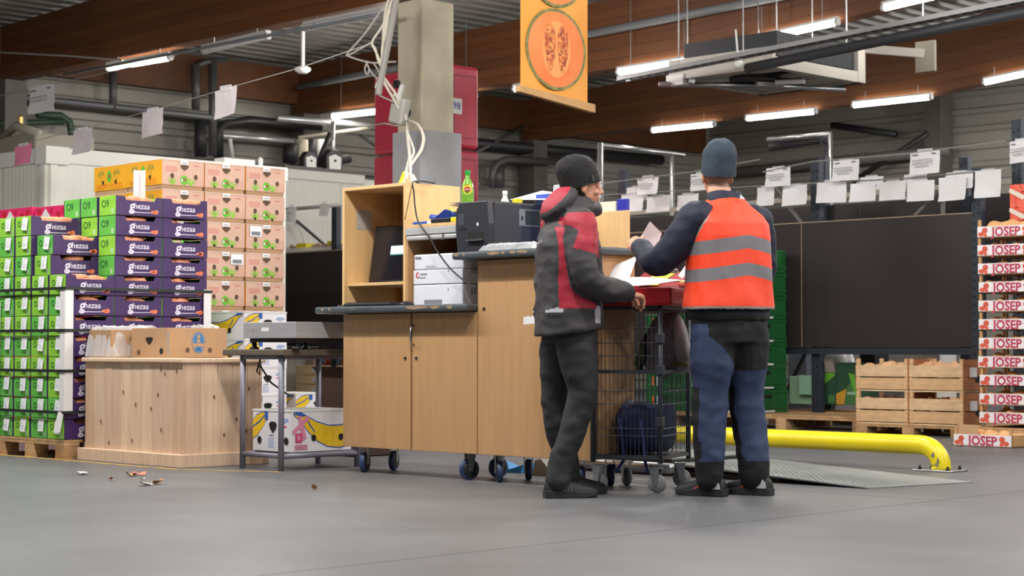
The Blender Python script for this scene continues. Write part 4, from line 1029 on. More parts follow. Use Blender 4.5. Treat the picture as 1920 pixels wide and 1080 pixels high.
string([onv(1130, 366, 14.72), onv(1400, 350, 14.72), onv(1700, 334, 14.72), onv(1885, 316, 14.72)], .006, 'thin string carrying the row of white sleeves')
# tubular frames behind the racks
def poly_pipe(name, pts, r, m, label, cat):
    return tag(MB().tube(pts, r, m, 10).obj(name, None, smooth=True), label, cat)
pf = onu(1126, 268, -14.4)
poly_pipe('pipe_frame', [(pf.x, pf.y, 0), (pf.x, pf.y, pf.z), ], .035, steel, 'silver upright pipe behind the man in the red and grey jacket', 'pipe')
q0 = onu(1128, 272, -14.4); q1 = onu(1282, 291, -14.4); poly_pipe('pipe_frame', [q0, q1], .03, steel, 'silver horizontal pipe between the two men', 'pipe')
q2 = onu(1260, 289, -14.4); poly_pipe('pipe_frame', [(q2.x, q2.y, 0), q2], .03, steel, 'short silver upright pipe left of the dark blue beanie', 'pipe')
q3 = onv(1557, 250, 17.3); poly_pipe('pipe_frame', [(q3.x, q3.y, 0), q3], .03, steel, 'silver upright pipe right of the orange vest above the papers', 'pipe')
q4 = onv(1440, 262, 17.3); poly_pipe('pipe_frame', [(q4.x, q4.y, q4.z), (q3.x, q3.y, q3.z-.01)], .035, steel, 'grey horizontal pipe above the papers right of the beanie', 'pipe')
q5 = onv(1444, 276, 17.4); q6 = onv(1540, 262, 17.4); poly_pipe('dark_pipe', [q5, q6, (q6.x+.1, q6.y, q6.z-.1), (q6.x+.1, q6.y, 1.5)], .05, mat('dark_pipe', (38, 38, 40), .5), 'dark bent pipe beside the silver upright', 'pipe')

# JOSEP squash trays
jw = mat('tray_white_print', (226, 222, 224), .5); jr = mat('tray_red_ink', (176, 58, 84), .5); jo = mat('squash_print', (208, 88, 66), .5, var=.2, scale=30)
plyw = mat('tray_wood', (188, 146, 96), .65, var=.1, scale=5)
squash = mat('squash_skin', (222, 168, 112), .5, var=.08, scale=6)
def josep(label):
    t = thing('squash_tray', label, 'tray', (0, 0, 0), 0, 'white printed squash trays'); W, L = .50, .39
    MB().box(0, W, 0, L, 0, .008, plyw).obj('base', t)
    MB().box(0, W, 0, .01, .0, .09, jw).obj('printed_panel', t); MB().box(0, W, L-.01, L, 0, .09, jw).obj('plain_panel', t)
    for x in (0, W-.012): MB().box(x, x+.012, .01, L-.01, 0, .09, plyw).obj('end_panel', t)
    for x in (0, W-.022):
        for y in (.01, L-.03): MB().box(x, x+.022, y, y+.02, .0, .146, plyw).obj('corner_post', t)
    text('JOSEP', .098, jr, t, (.255, -.0014, .040), '-y', bold=.003)
    p = MB()
    for cx, f in ((.055, 1), (.435, -1)):
        flat(p, ell(cx+.012*f, .058, .026, .024, 12), 0, jo); flat(p, ell(cx-.02*f, .028, .03, .018, 12), 1, jo); flat(p, ell(cx+.018*f, .02, .014, .016, 10), 1, jo)
    p.parts('squash_print', t)
    p = MB(); flat(p, rect(.13, .28, .078, .083), 0, jr); p.obj('small_print', t)
    return t
def squash_proto():
    mb = MB(); mb.lathe([(.001, -.10), (.035, -.095), (.052, -.07), (.056, -.045), (.048, -.015), (.034, .02), (.030, .06), (.032, .09), (.022, .108), (.006, .112)], squash, 14)
    return tag(mb.obj('butternut_squash', None, smooth=True), 'pale orange butternut squash lying in a white printed tray', 'squash', 'squashes in the white printed trays')
sq = squash_proto(); squ = [False]; JU, JV = -7.68, 13.0; JP = .1492; j0 = None
for st in range(2):
    for k in range(11):
        z = .135+.03+k*JP; lab = 'white squash tray, %s from the floor in the %s' % (ordn(k), ('front stack at the right edge', 'rear stack at the right edge')[st])
        loc = (JU+R.uniform(-.006, .006)+(.006 if k < 3 else 0), JV+st*.40, z)
        if j0 is None: j0 = t = josep(lab); t.location = loc
        else: dup(j0, loc, R.uniform(-.01, .01), lab)
        if st == 0:
            for q in range(3):
                top = k == 10
                s_ = put(sq, squ, (JU+.12+q*.15+R.uniform(-.02, .02), JV+.12+R.uniform(-.01, .03), z+.064+(.03 if top else 0)), (PI/2+R.uniform(-.15, .15), R.uniform(-.3, .3), R.uniform(.4, 1.4)*R.choice((-1, 1)))); s_['label'] = '%s butternut squash in the white tray %s from the floor' % (('left', 'middle', 'right')[q], ordn(k))
pallet((JU-.03, JV-.01, .0), .9, .84, 'wooden pallet under the white squash trays', along='u')
MBp = None
for k in range(2): MB()
t = dup(j0, (JU+.02, JV-.42, .004), 0, 'single white squash tray on the floor in front of its stack'); 
for q in range(3): put(sq, squ, (JU+.16+q*.13, JV-.25, .075), (PI/2, .2, .5+q))['label'] = '%s butternut squash in the single tray on the floor' % ('left', 'middle', 'right')[q]
tag(MB().box(0, .17, 0, .006, 0, .10, card).obj('card_flap', None, loc=(JU+.04, JV-.40, .07), rot=(-.15, 0, .08)), 'brown card flap sticking up from the single squash tray', 'card')
# tomato carton
tm = mat('tomato_print', (206, 46, 34), .4, rgb2=(226, 96, 72), scale=12, lo=.45, hi=.7)
tc_ = thing('tomato_carton', 'red carton printed with tomatoes standing on the squash trays', 'carton', (-7.63, 13.42, .165+11*JP+.005))
MB().box(0, .42, 0, .3, 0, .30, tm).obj('box', tc_, bevel=.004)
p = MB(); rr_ = random.Random(4); tmd = mat('tomato_dark', (150, 26, 24), .4); tml = mat('tomato_light', (236, 120, 96), .4)
for k in range(14):
    cx, cz = rr_.uniform(.03, .39), rr_.uniform(.03, .27); flat(p, ell(cx, cz, .032, .03, 12), k*.3, tm); flat(p, ell(cx-.008, cz+.01, .010, .008, 8), 6, tml); flat(p, ell(cx+.012, cz-.016, .014, .006, 8), 6, tmd)
    flat(p, [(cx+.004*math.cos(a*.9)*(1+a % 2*3), cz+.016+.004*math.sin(a*.9)*(1+a % 2)) for a in range(7)], 7, mat('calyx_print', (70, 84, 40)))
p.obj('tomato_print', tc_)
p = MB()
for dz in (0, -.16): flat(p, [(.0, .235+dz), (.12, .17+dz), (.15, .19+dz), (.15, .2+dz), (.02, .265+dz), (.0, .265+dz)], 9, mat('pale_band', (214, 206, 190)))
p.obj('band_print', tc_)

# wooden vegetable crates on a pallet
cr_w = [mat('crate_wood_%d' % i, c, .65, var=.12, scale=4, stretch=(2, 2, 8)) for i, c in enumerate(((222, 188, 146), (214, 174, 130), (232, 206, 166)))]
redw = mat('reddish_board', (172, 110, 72), .65, var=.12, scale=4)
pump = mat('pale_squash', (228, 178, 132), .5, var=.1, scale=8)
CU, CV = -9.37, 13.75
def crate(label):
    t = thing('wooden_crate', label, 'crate', (0, 0, 0), 0, 'wooden vegetable crates'); W, L, H = .537, .40, .288
    for x in (0, W-.035):
        for y in (0, L-.03): MB().box(x, x+.035, y+.008, y+.03, 0, H, cr_w[1]).obj('corner_post', t)
    for z, m in ((.018, 1), (.13, 0)):
        for y in (0, L-.008): MB().box(0, W, y, y+.008, z, z+.10, cr_w[m if y == 0 else 2]).obj('slat', t, bevel=.001, seg=1)
        for x in (-.006, W): MB().box(x, x+.006, .004, L-.004, z, z+.10, redw).obj('end_board', t)
    MB().box(W-.001, W+.008, .004, L-.004, .23, H-.005, redw).obj('end_board', t)
    for k in range(4): MB().box(.01, W-.01, .01+k*.098, .09+k*.098, 0, .01, cr_w[2]).obj('base_slat', t)
    p = MB(); flat(p, rect(.10, .22, .13, .215), 2, paper, T(W+.007, 0, 0) @ MX); flat(p, ell(.24, .11, .05, .03), 2, dark, T(W+.006, 0, 0) @ MX); p.obj('paper_label', t)
    return t
c0 = None
for col in range(2):
    for row in range(2):
        lab = '%s wooden slat crate of the %s pair on the pallet' % (('lower', 'upper')[row], ('left', 'right')[col])
        loc = (CU+col*.545, CV+.012*col, .095+row*.29)
        if c0 is None: c0 = t = crate(lab); t.location = loc
        else: t = dup(c0, loc, 0, lab)
        if row == 1 and col == 0:
            pass
sqp = MB(); sqp.lathe([(.001, -.06), (.045, -.05), (.068, -.015), (.07, .015), (.05, .045), (.02, .058), (.012, .075)], pump, 14)
sq2 = tag(sqp.obj('round_squash', None, smooth=True), 'pale round squash heaped in a wooden slat crate', 'squash', 'squashes in the wooden crates'); squ2 = [False]
for col in range(2):
    for row in range(2):
        for k in range(9): put(sq2, squ2, (CU+col*.545+.09+(k % 3)*.17+R.uniform(-.02, .02), CV+.08+(k//3)*.12, .095+row*.29+.155+R.uniform(-.01, .03)+(.025 if row else 0)), (R.uniform(-1, 1), R.uniform(-1, 1), R.uniform(0, 3)))['label'] = 'round squash, %s of three in the %s row of the %s %s crate' % (('left', 'middle', 'right')[k % 3], ('front', 'middle', 'back')[k//3], ('lower', 'upper')[row], ('left', 'right')[col])
pl = pallet((CU, CV-.01, 0), 1.09, .8, 'wooden pallet under the slat crates', along='u'); pl.scale.z = .70
pl2 = pallet((-11.28, 13.95, 0), 1.85, .75, 'long wooden pallet under the green plastic crates', along='u')
pallet((-12.2, 13.97, 0), .9, .72, 'wooden pallet under the left stack of green plastic crates', along='u')
# green plastic crates
gpl = mat('green_plastic', (24, 92, 44), .42); gpd = mat('green_plastic_dark', (14, 60, 30), .5)
def gcrate(W, L, H, label, tagged):
    t = thing('green_crate', label, 'crate', (0, 0, 0), 0, 'green plastic crates')
    mb = MB(); mb.box(0, W, 0, L, 0, .012, gpl)
    for a in ((.006, W-.006, .006, .016), (.006, W-.006, L-.016, L-.006), (.006, .016, .016, L-.016), (W-.016, W-.006, .016, L-.016)): mb.box(*a, .012, H-.03, gpl)
    mb.obj('body', t)
    for z in (H-.035, .04): 
        mb = MB()
        for a in ((0, W, 0, .01), (0, W, L-.01, L), (0, .01, .01, L-.01), (W-.01, W, .01, L-.01)): mb.box(*a, z, z+.03, gpl)
        mb.obj('rim', t, bevel=.003, seg=1)
    rb = MB(); n = 5
    for k in range(n):
        x = .03+k*(W-.06)/(n-1); rb.box(x-.004, x+.004, 0, .008, .06, H-.04, gpd)
        y = .03+k*(L-.06)/(n-1); rb.box(W-.008, W, y-.004, y+.004, .06, H-.04, gpl)
    stuff(rb.obj('ribs', t))
    p = MB(); flat(p, rect(W*.36, W*.64, H*.62, H*.74), 3, dark); flat(p, rect(L*.3, L*.55, H*.64, H*.76), 3, dark, T(W, 0, 0) @ MX); p.parts('hand_hole', t)
    if tagged:
        p = MB(); flat(p, rect(W*.22, W*.26, H*.3, H*.75), 8, mat('orange_tag', (220, 90, 50))); flat(p, rect(W*.35, W*.5, H*.28, H*.75), 8, paper); flat(p, rect(W*.36, W*.42, H*.3, H*.7), 9, mat('pale_blue_tag', (160, 180, 220))); p.parts('label_tag', t)
    else:
        p = MB(); flat(p, rect(W*.30, W*.66, H*.02, H*.10), 8, paper); flat(p, rect(L*.25, L*.62, H*.03, H*.11), 8, paper, T(W, 0, 0) @ MX); p.parts('label_tag', t)
    return t
ga = gb_ = None; gv = 14.03
for k in range(7):
    lab = 'green plastic crate, %s from the floor in the tall stack behind the man in the orange vest' % ordn(k); lab = 'tall stack green crate, %s from the floor, right of the orange vest' % ordn(k)
    loc = (-11.18+(.03 if k == 0 else 0), gv-.02*(k == 0), .134+k*.229)
    if ga is None: ga = t = gcrate(.40, .60, .229, lab, False); t.location = loc
    else: dup(ga, loc, 0, lab)
for s in range(2):
    for k in range(5 if s == 0 else 5):
        lab = 'tagged green crate, %s from the floor in the %s low stack behind the trolley' % (ordn(k), ('left', 'right')[s])
        loc = (-12.11+s*.46, gv, .134+k*.196)
        if gb_ is None: gb_ = t = gcrate(.455, .58, .196, lab, True); t.location = loc
        else: dup(gb_, loc, 0, lab)
# goods under the black boards
lg = mat('pale_green_box', (150, 186, 150), .5); pdg = mat('forest_print', (34, 70, 48), .5); lime = mat('lime_print', (92, 160, 44), .5); amb = mat('amber_print', (190, 140, 40), .5); mgr = mat('mid_green_print', (66, 110, 62), .5)
def gbox(x0, x1, ytop, ybot, v, dep, m, name, label, cat='carton', grp=None):
    a = onv(x0, ybot, v); b = onv(x1, ytop, v)
    t = thing(name, label, cat, (a.x, v, 0), 0, grp); z0 = a.z
    t.location.z = z0; W = b.x-a.x; H = b.z-a.z
    MB().box(0, W, 0, dep, 0, H, m).obj('box', t, bevel=.004); return t, W, H
t, W, H = gbox(1480, 1530, 706, 757, 14.98, .4, lg, 'pale_green_carton', 'pale green carton beside the tall green crate stack')
t, W, H = gbox(1498, 1531, 704, 740, 14.9, .05, mat('mint_sack', (140, 184, 158), .5), 'mint_bag', 'mint green bag leaning on the pale green carton', 'bag')
for k, (x0, x1) in enumerate(((1530, 1567), (1568, 1606))):
    t, W, H = gbox(x0, x1, 698 if k == 0 else 680, 758, 14.98, .38, pdg, 'printed_carton', ('dark green carton with lime triangles and a grey flap', 'dark green carton with an amber stripe by the slat crates')[k])
    p = MB()
    if k == 0:
        flat(p, [(W*.2, H*.98), (W*.95, H*.98), (W*.95, H*.9), (W*.1, H*.45), (.0, H*.5), (0, H*.6)], 0, lime); flat(p, [(0, H*.1), (0, 0), (W*.4, 0)], 0, lime); flat(p, [(0, H*.55), (W*.35, H*.62), (.0, H*.2)], 1, mgr); flat(p, rect(W*.62, W*.95, H*.06, H*.3), 1, mgr)
    else:
        flat(p, [(0, 0), (W*.38, 0), (W*.52, H*.38), (0, H*.25)], 0, amb); flat(p, [(W*.4, 0), (W, 0), (W, H*.75), (W*.5, H*.38)], 0, mgr); flat(p, [(W*.6, H*.75), (W*.9, H*.72), (W, H*.3), (W, H*.1), (W*.75, H*.5)], 1, lime); flat(p, rect(W*.55, W*.95, H*.24, H*.30), 2, mat('pale_print', (150, 176, 150)))
    p.parts('print', t)
    if k == 0: MB().add([(0, -.01, H), (W, -.01, H), (W+.01, -.06, H+.13), (-.02, -.06, H+.14)], [(0, 1, 2, 3)], mat('grey_flap', (150, 140, 130))).obj('flap', t)
a = onv(1562, 668, 15.3)
blob('plastic_sack', 'white translucent plastic sack behind the dark green printed cartons', 'sack', a+Vector((0, .1, -.22)), (.17, .14, .30), mat('milky_film', (214, 212, 210), .3), .03, 5)
gbox(1697, 1762, 655, 775, 15.3, .3, white_m, 'tall_white_box', 'white carton under the black boards behind the slat crates')
gbox(1612, 1640, 654, 690, 15.2, .25, blackp, 'black_box', 'black box under the boards behind the left slat crates')
gbox(1478, 1512, 655, 788, 15.75, .1, mat('blue_grey_sheet', (150, 160, 176), .5), 'stacked_sheets', 'blue grey stacked sheets behind the diagonal brace', 'sheets')
t = thing('wooden_pallet', '', 'pallet', (0, 0, 0)); bpy.data.objects.remove(t)
pallet((-11.25, 14.95, 0), 1.2, .8, 'wooden pallet under the printed green cartons', along='u')
pallet((-10.0, 15.2, 0), 1.2, .8, 'wooden pallet under the white carton behind the slat crates', along='u')
# goods behind the steel table, under the left boards
lt0 = None; lwood = mat('pale_tray_wood', (232, 200, 150), .6, var=.08, scale=5)
def ltray(label):
    t = thing('wooden_tray', label, 'tray', (0, 0, 0), 0, 'pale wooden trays'); W, L, H = .43, .38, .122
    MB().box(0, W, 0, L, 0, .01, lwood).obj('base', t)
    for y in (0, L-.008): MB().box(0, W, y, y+.008, .01, .115, lwood).obj('side_board', t, bevel=.001, seg=1)
    for x in (0, W-.008): MB().box(x, x+.008, .008, L-.008, .01, .115, lwood).obj('end_board', t)
    p = MB(); flat(p, rect(W*.78, W*.93, .03, .085), 1, paper); p.obj('paper_label', t)
    return t
for col in range(2):
    for row in range(3):
        lab = 'pale wooden tray, %s from the bottom of the %s column seen through the steel table' % (ordn(row), ('left', 'right')[col]); loc = (-18.88+col*.45, 14.86, .17+row*.124)
        if lt0 is None: lt0 = t = ltray(lab); t.location = loc
        else: dup(lt0, loc, 0, lab)
pallet((-18.95, 14.85, 0), 1.2, .8, 'wooden pallet under the pale trays seen through the steel table', along='u').scale.z = 1.25
orc = mat('orange_pack', (222, 96, 40), .5, rgb2=(236, 150, 60), scale=8); ored = mat('red_pack', (196, 50, 36), .5)
oc0 = None
for col in range(5):
    for row in range(4):
        loc = (-19.1+col*.33, 15.42, .14+row*.18); lab = 'orange fruit pack, %s from the floor in the %s column under the left boards' % (ordn(row), ordn(col))
        if oc0 is None:
            oc0 = t = thing('fruit_pack', lab, 'pack', loc, 0, 'orange fruit packs under the racks')
            MB().box(0, .32, 0, .3, 0, .165, orc).obj('box', t, bevel=.004); p = MB(); flat(p, ell(.1, .09, .045, .05, 12), 1, mat('sky_print', (80, 150, 220))); flat(p, rect(.17, .3, .02, .07), 1, ored); flat(p, ell(.12, .085, .02, .02, 8), 2, white_m); p.parts('print', t)
        else: dup(oc0, loc, R.uniform(-.03, .03), lab)
pallet((-19.15, 15.4, 0), 1.75, .6, 'wooden pallet under the orange fruit packs', along='u')
# tray of bulbs and white pipe on the left rack bay
a = onv(537, 473, 15.0); b = onv(644, 473, 15.0)
t = thing('long_tray', 'long white tray of brown bulbs behind the open hutch', 'tray', (a.x, 15.0, a.z)); Lx = b.x-a.x+.5
MB().box(0, Lx, 0, .3, .0, .02, white_m).obj('base', t)
tag(MB().bar((-19.1, 15.3, 2.0), (-16.2, 15.3, 2.0), .4, .03, rackm).obj('rack_shelf'), 'dark rack shelf carrying the long tray', 'shelf')
bu = MB()
for k in range(40): bu.lathe([(.001, -.03), (.03, -.012), (.033, .01), (.012, .03), (.003, .04)], mat('brown_bulb', (150, 120, 90), .7), 8, T(.04+R.random()*(Lx-.1), .04+R.random()*.2, .05+R.random()*.02))
stuff(bu.obj('bulbs', t))
MB().box(0, Lx, .0, .01, .02, .05, film('tray_film')).obj('front_lip', t); MB().box(.15, .35, .05, .2, .03, .11, yelp).obj('yellow_net', t); MB().box(.8, .95, .05, .2, .03, .12, yelp).obj('yellow_net', t)
hang(600, 382, 618, 382, 14.78, 'clear paper sleeve on the rack upright left of the hutch', 'sleeves left of the hutch', 0, mat('sleeve_grey', (206, 204, 202), .3), 0, None, .16)
hang(537, 388, 556, 388, 14.78, 'round ended white sign beside the pink mango cartons', 'sleeves left of the hutch', 1, None, 0, None, .2)
poly_pipe('rack_pipe', [onv(536, 393, 14.85), onv(640, 384, 14.85)], .025, mat('pale_pipe', (176, 174, 170), .5), 'pale horizontal pipe on the rack left of the hutch', 'pipe')

# yellow guard rail
ylw = mat('safety_yellow', (226, 206, 24), .35, var=.05, scale=6)
t = thing('guard_rail', 'yellow bent steel pipe guard rail bolted to the floor', 'guard rail', (0, 9.95, 0))
pts = []
for s, ue in ((0, -8.75), (1, -6.15)):
    sg = 1 if s else -1; arc = []
    arc.append((ue, 0, .01)); arc.append((ue, 0, .03))
    for k in range(9):
        a = PI/2*k/8; arc.append((ue-sg*.145*(1-math.cos(a)), 0, .03+.13*math.sin(a)))
    pts = pts+arc if s == 0 else pts+arc[::-1]
MB().tube(pts, .061, ylw, 20).obj('pipe', t, smooth=True)
for ue in (-8.75, -6.15):
    b = MB().box(ue-.15, ue+.13, -.10, .10, 0, .012, steel).obj('base_plate', t, bevel=.003)
    for x in (-.11, .09):
        for y in (-.07, .07): MB().lathe([(.014, 0), (.014, .012), (.008, .013), (.008, .024)], lock_m, 6, T(ue+x, y, .012)).obj('bolt', t)
p = MB(); r = random.Random(8)
for (du, z) in ((.01, .045), (.015, .07), (-.02, .105)):
    n = 7; p.add([(-6.15+du+.0+.014*math.cos(6.28*i/n)*r.uniform(.5, 1.2), -.0615, z+.018*math.sin(6.28*i/n)*r.uniform(.5, 1.2)) for i in range(n)], [tuple(range(n))], mat('bare_metal', (120, 118, 108), .6))
p.parts('paint_chip', t)
# tread plate ramp and platform
tread = mat('tread_plate', (150, 154, 152), .48, .6, var=.2, scale=2)
t = thing('tread_ramp', 'flat aluminium tread plate ramp sloping to the floor by the guard rail', 'ramp', (0, 0, 0))
A = [(-5.67, 8.43), (-5.5, 9.24), (-7.05, 9.24), (-7.05, 8.43)]; Z = [.006, .006, .078, .078]
vs = [(*A[i], Z[i]) for i in range(4)]+[(*A[i], max(.0005, Z[i]-.012)) for i in range(4)]
MB().add(vs, [(0, 1, 2, 3), (7, 6, 5, 4), (0, 4, 5, 1), (1, 5, 6, 2), (2, 6, 7, 3), (3, 7, 4, 0)], tread).obj('plate', t)
tb_ = MB()
def lozenge(mb, u, v, z, a, sl):
    dx, dy = .014*math.cos(a), .014*math.sin(a); ex, ey = -.004*math.sin(a), .004*math.cos(a)
    q = [(u-dx, v-dy), (u+ex, v+ey), (u+dx, v+dy), (u-ex, v-ey)]
    mb.add([(x, y, z(x)+.0006) for x, y in q]+[(u, v, z(u)+.0022)], [(0, 1, 4), (1, 2, 4), (2, 3, 4), (3, 0, 4)], tread)
zr = lambda u: .006+(.072)*(-5.62-u)/1.43 if u < -5.62 else .006
for i in range(64):
    for j in range(36):
        u = -7.04+i*.0215; v = 8.44+j*.0222
        if u < -5.69+(v-8.43)*.2: lozenge(tb_, u, v, zr, PI/4 if (i+j) % 2 else -PI/4, 0)
stuff(tb_.obj('tread_pattern', t))
t2 = thing('weighing_platform', 'low dark platform with tread plate top behind the man in the orange vest', 'platform', (0, 0, 0))
MB().box(-8.1, -7.06, 8.42, 9.25, 0, .10, mat('dark_frame', (30, 30, 32), .5)).obj('frame', t2, bevel=.004)
MB().box(-8.1, -7.06, 8.42, 9.25, .10, .108, tread).obj('top_plate', t2)
MB().box(-7.05, -6.3, 8.47, 9.2, 0.0, .03, mat('dark_frame', (30, 30, 32), .5)).obj('ramp_support', t)
# onion skins and scraps on the floor
sk = mat('onion_skin', (190, 130, 70), .6); skw = mat('pale_scrap', (214, 202, 190), .6); skr = mat('pink_scrap', (196, 120, 96), .6)
for k, (px, py, m, lab) in enumerate(((155, 890, skw, 'pale scrap lying alone in front of the pallet'), (246, 893, sk, 'tan onion skin left of the scraps on the floor'), (262, 891, skr, 'pink onion skin among the scraps on the floor'), (273, 911, skw, 'white scrap nearest the camera on the floor'), (268, 902, skw, 'small white scrap on the floor'), (293, 908, sk, 'brown onion skin at the right of scraps'), (208, 901, skr, 'tiny pink scrap on the floor'), (590, 918, sk, 'tiny dark scrap before the steel table'))):
    q = onz(px, py); r = random.Random(k); n = 7; s = .05 if k not in (4, 6, 7) else .022
    vs = [(s*math.cos(6.28*i/n)*r.uniform(.5, 1.2), s*math.sin(6.28*i/n)*r.uniform(.4, 1), r.uniform(.004, .03)) for i in range(n)]+[(0, 0, .003)]
    o = MB().add(vs, [(i, (i+1) % n, n) for i in range(n)], m).obj('onion_skin', None, loc=(q.x, q.y, 0)); tag(o, lab, 'scrap')
# ---------------------------------------------------------------- overhead: lamps, trays, pipes, cooler, banner
tubem = mat('tube_glow', (255, 250, 238), .4, emit=62)
tuboff = mat('tube_off', (206, 208, 210), .3)
housing = mat('lamp_housing', (190, 190, 188), .45)
lampn = [0]
def tube_lamp(p0, p1, v, label, on=True, wire=True):
    a = onv(*p0, v); b = onv(*p1, v)
    t = thing('tube_lamp', label, 'lamp', a, 0, 'tube lamps under the roof beams'); d = b-a
    MB().tube([(0, 0, 0), tuple(d)], .038, tubem if on else tuboff, 12).obj('diffuser', t, smooth=False)
    MB().bar((-.03, 0, .048), (d.x+.03, d.y, d.z+.048), .07, .03, housing).obj('housing', t)
    for q in (Vector((-.02, 0, 0)), d+Vector((.02, 0, 0))): MB().tube([q-Vector((.02, 0, 0)), q+Vector((.02, 0, 0))], .04, housing, 12).obj('end_cap', t)
    if not on:
        for f in (.15, .38, .62, .85): MB().tube([d*f+Vector((0, -.04, -.02)), d*f+Vector((0, -.045, .03))], .008, steel, 6).obj('clip', t)
    if wire:
        for f in (.15, .85):
            q = d*f; MB().tube([(q.x, q.y, q.z+.06), (q.x, q.y, q.z+.06+(1.25 if wire == 2 else .12))], .006, steel, 6).obj('hanger', t)
    return t
tube_lamp((205, 127), (317, 108), 11.95, 'lit tube lamp under the beam above the yellow mango cartons')
tube_lamp((385, 95), (500, 68), 11.95, 'unlit tube lamp, left one of two under the left beam', False)
tube_lamp((575, 52), (715, 25), 11.95, 'unlit tube lamp, right one beside the concrete column', False)
for k, (a, b) in enumerate((((625, 218), (725, 207)), ((792, 196), (889, 180)), ((967, 167), (1066, 150)), ((1162, 135), (1305, 112)), ((1405, 78), (1567, 42)), ((1660, 14), (1755, -8)))):
    tube_lamp(a, b, 16.75, ('lit tube lamp left of the concrete column', 'lit tube lamp mostly hidden behind the red cabinet', 'lit tube lamp hidden behind the melon banner', 'lit tube lamp right of the melon banner', 'lit tube lamp above the overhead cooler', 'lit tube lamp at the top right edge above the cable tray')[k], True, 2)
for k, (a, b) in enumerate((((1225, 244), (1337, 233)), ((1402, 222), (1527, 209)), ((1602, 197), (1743, 182)), ((1848, 154), (1960, 130)))):
    tube_lamp(a, b, 21.65, 'lit tube lamp, %s from the left in the far row' % ordn(k))
# cable trays
traym = mat('tray_galvanised', (168, 170, 172), .4, .6)
def cable_tray(p0, p1, v, label, hang_at=(), hz=1.2):
    a = onv(*p0, v); b = onv(*p1, v); t = thing('cable_tray', label, 'cable tray', a); d = b-a
    for y in (-.07, .07): MB().bar((0, y, .02), (d.x, d.y+y, d.z+.02), .006, .045, traym).obj('side_rail', t)
    mb = MB(); n = int(d.length/.12)
    for k in range(n+1): q = d*(k/n); mb.box(q.x-.012, q.x+.012, q.y-.07, q.y+.07, q.z, q.z+.006, traym)
    stuff(mb.obj('rungs', t))
    MB().tube([(0, .02, .02), tuple(d+Vector((0, .02, .02)))], .014, blackp, 6).obj('cable', t)
    for f in hang_at: q = d*f; MB().tube([(q.x, q.y, q.z+.02), (q.x, q.y, q.z+hz)], .007, steel, 6).obj('hanger_rod', t)
    return t
cable_tray((1165, 152), (1960, -3), 14.5, 'galvanised cable tray with hanger rods below the right lamps', (.16, .33, .5, .58, .75, .97))
tag(MB().tube([onv(1400, 128, 14.7), onv(1960, 14, 14.7)], .05, mat('dark_duct', (52, 54, 58), .5), 10).obj('dark_pipe', None, smooth=True), 'dark pipe running just below the right cable tray', 'pipe')
tag(MB().tube([onv(1060, 73, 16.6), onv(1500, -14, 16.6)], .05, mat('grey_pipe', (108, 112, 114), .5), 10).obj('roof_pipe', None, smooth=True), 'grey pipe fixed along the second beam right of the melon banner', 'pipe')
tag(MB().tube([onv(560, 163, 16.6), onv(745, 128, 16.6)], .05, mat('grey_pipe', (108, 112, 114), .5), 10).obj('roof_pipe', None, smooth=True), 'grey pipe along the beam left of the concrete column', 'pipe')
tag(MB().tube([onv(120, 140, 11.7), onv(735, 22, 11.7)], .02, mat('grey_pipe', (108, 112, 114), .5), 8).obj('conduit', None, smooth=True), 'thin grey conduit along the lower edge of left beam', 'conduit')
t = thing('smoke_detector', 'white drop rod with round smoke detector left of the cables', 'detector', onv(568, 60, 13.0)); q = onv(568, 128, 13.0); z = q.z-t.location.z
MB().tube([(0, 0, 5.7-t.location.z), (0, 0, z)], .022, white_m, 8).obj('rod', t, smooth=True); MB().lathe([(.05, -.06), (.09, -.03), (.095, 0), (.06, .02)], white_m, 14, T(0, 0, z)).obj('detector_head', t, smooth=True)
# pipes, trays and ducts along the left wall (seen above the cold rooms)
WU = -21.2
wallp = mat('wall_pipe', (92, 92, 92), .45, .3); gpipe = mat('green_pipe', (44, 66, 52), .5); darkp = mat('dark_pipe', (38, 38, 40), .5)
def wpipe(p0, p1, r, m, label, u=WU):
    return tag(MB().tube([onu(*p, u) for p in ((p0, p1) if not isinstance(p0[0], tuple) else p0)], r, m, 8).obj('wall_pipe', None, smooth=True), label, 'pipe')
wpipe((20, 180), (540, 236), .05, mat('cable_ladder', (110, 112, 114), .5, .4), 'grey cable ladder along the left wall')
wpipe((212, 135), (212, 206), .055, wallp, 'short grey drop pipe under the lit left lamp')
wpipe((367, 120), (367, 205), .06, wallp, 'grey vertical pipe, left one of the pair by the sign')
wpipe((399, 112), (399, 292), .06, wallp, 'grey vertical pipe, right one of the pair by the sign')
wpipe(((362, 128), (385, 116), (425, 112)), None, .04, wallp, 'grey bent pipe linking the pair of vertical pipes')
wpipe((376, 225), (376, 294), .09, darkp, 'dark green vertical post behind the cold room')
wpipe((0, 232), (120, 228), .04, gpipe, 'dark green pipe above the left cold room')
wpipe(((70, 215), (115, 217), (130, 228), (134, 248), (134, 275)), None, .05, gpipe, 'green bent pipe above the left cold room')
wpipe(((410, 296), (410, 245), (420, 232), (470, 226), (600, 240)), None, .07, darkp, 'black bent duct above the cold room')
wpipe((410, 254), (565, 266), .045, mat('bright_pipe', (210, 212, 214), .3, .6), 'bright steel pipe above the cold room')
wpipe(((565, 266), (590, 270), (606, 285), (615, 306)), None, .045, wallp, 'grey flexible hose bending down to the grey store')
wpipe((430, 252), (436, 296), .03, white_m, 'thin white drop pipe above the cold room')
wpipe((545, 270), (545, 305), .12, darkp, 'dark post left of the pale box above the grey store', -20.6)
wpipe((582, 262), (582, 305), .12, darkp, 'dark post right of the pale box above the grey store', -20.6)
wpipe((565, 262), (565, 306), .10, mat('cream_pipe', (196, 186, 166), .6), 'cream pipe between the two dark posts', -20.55)
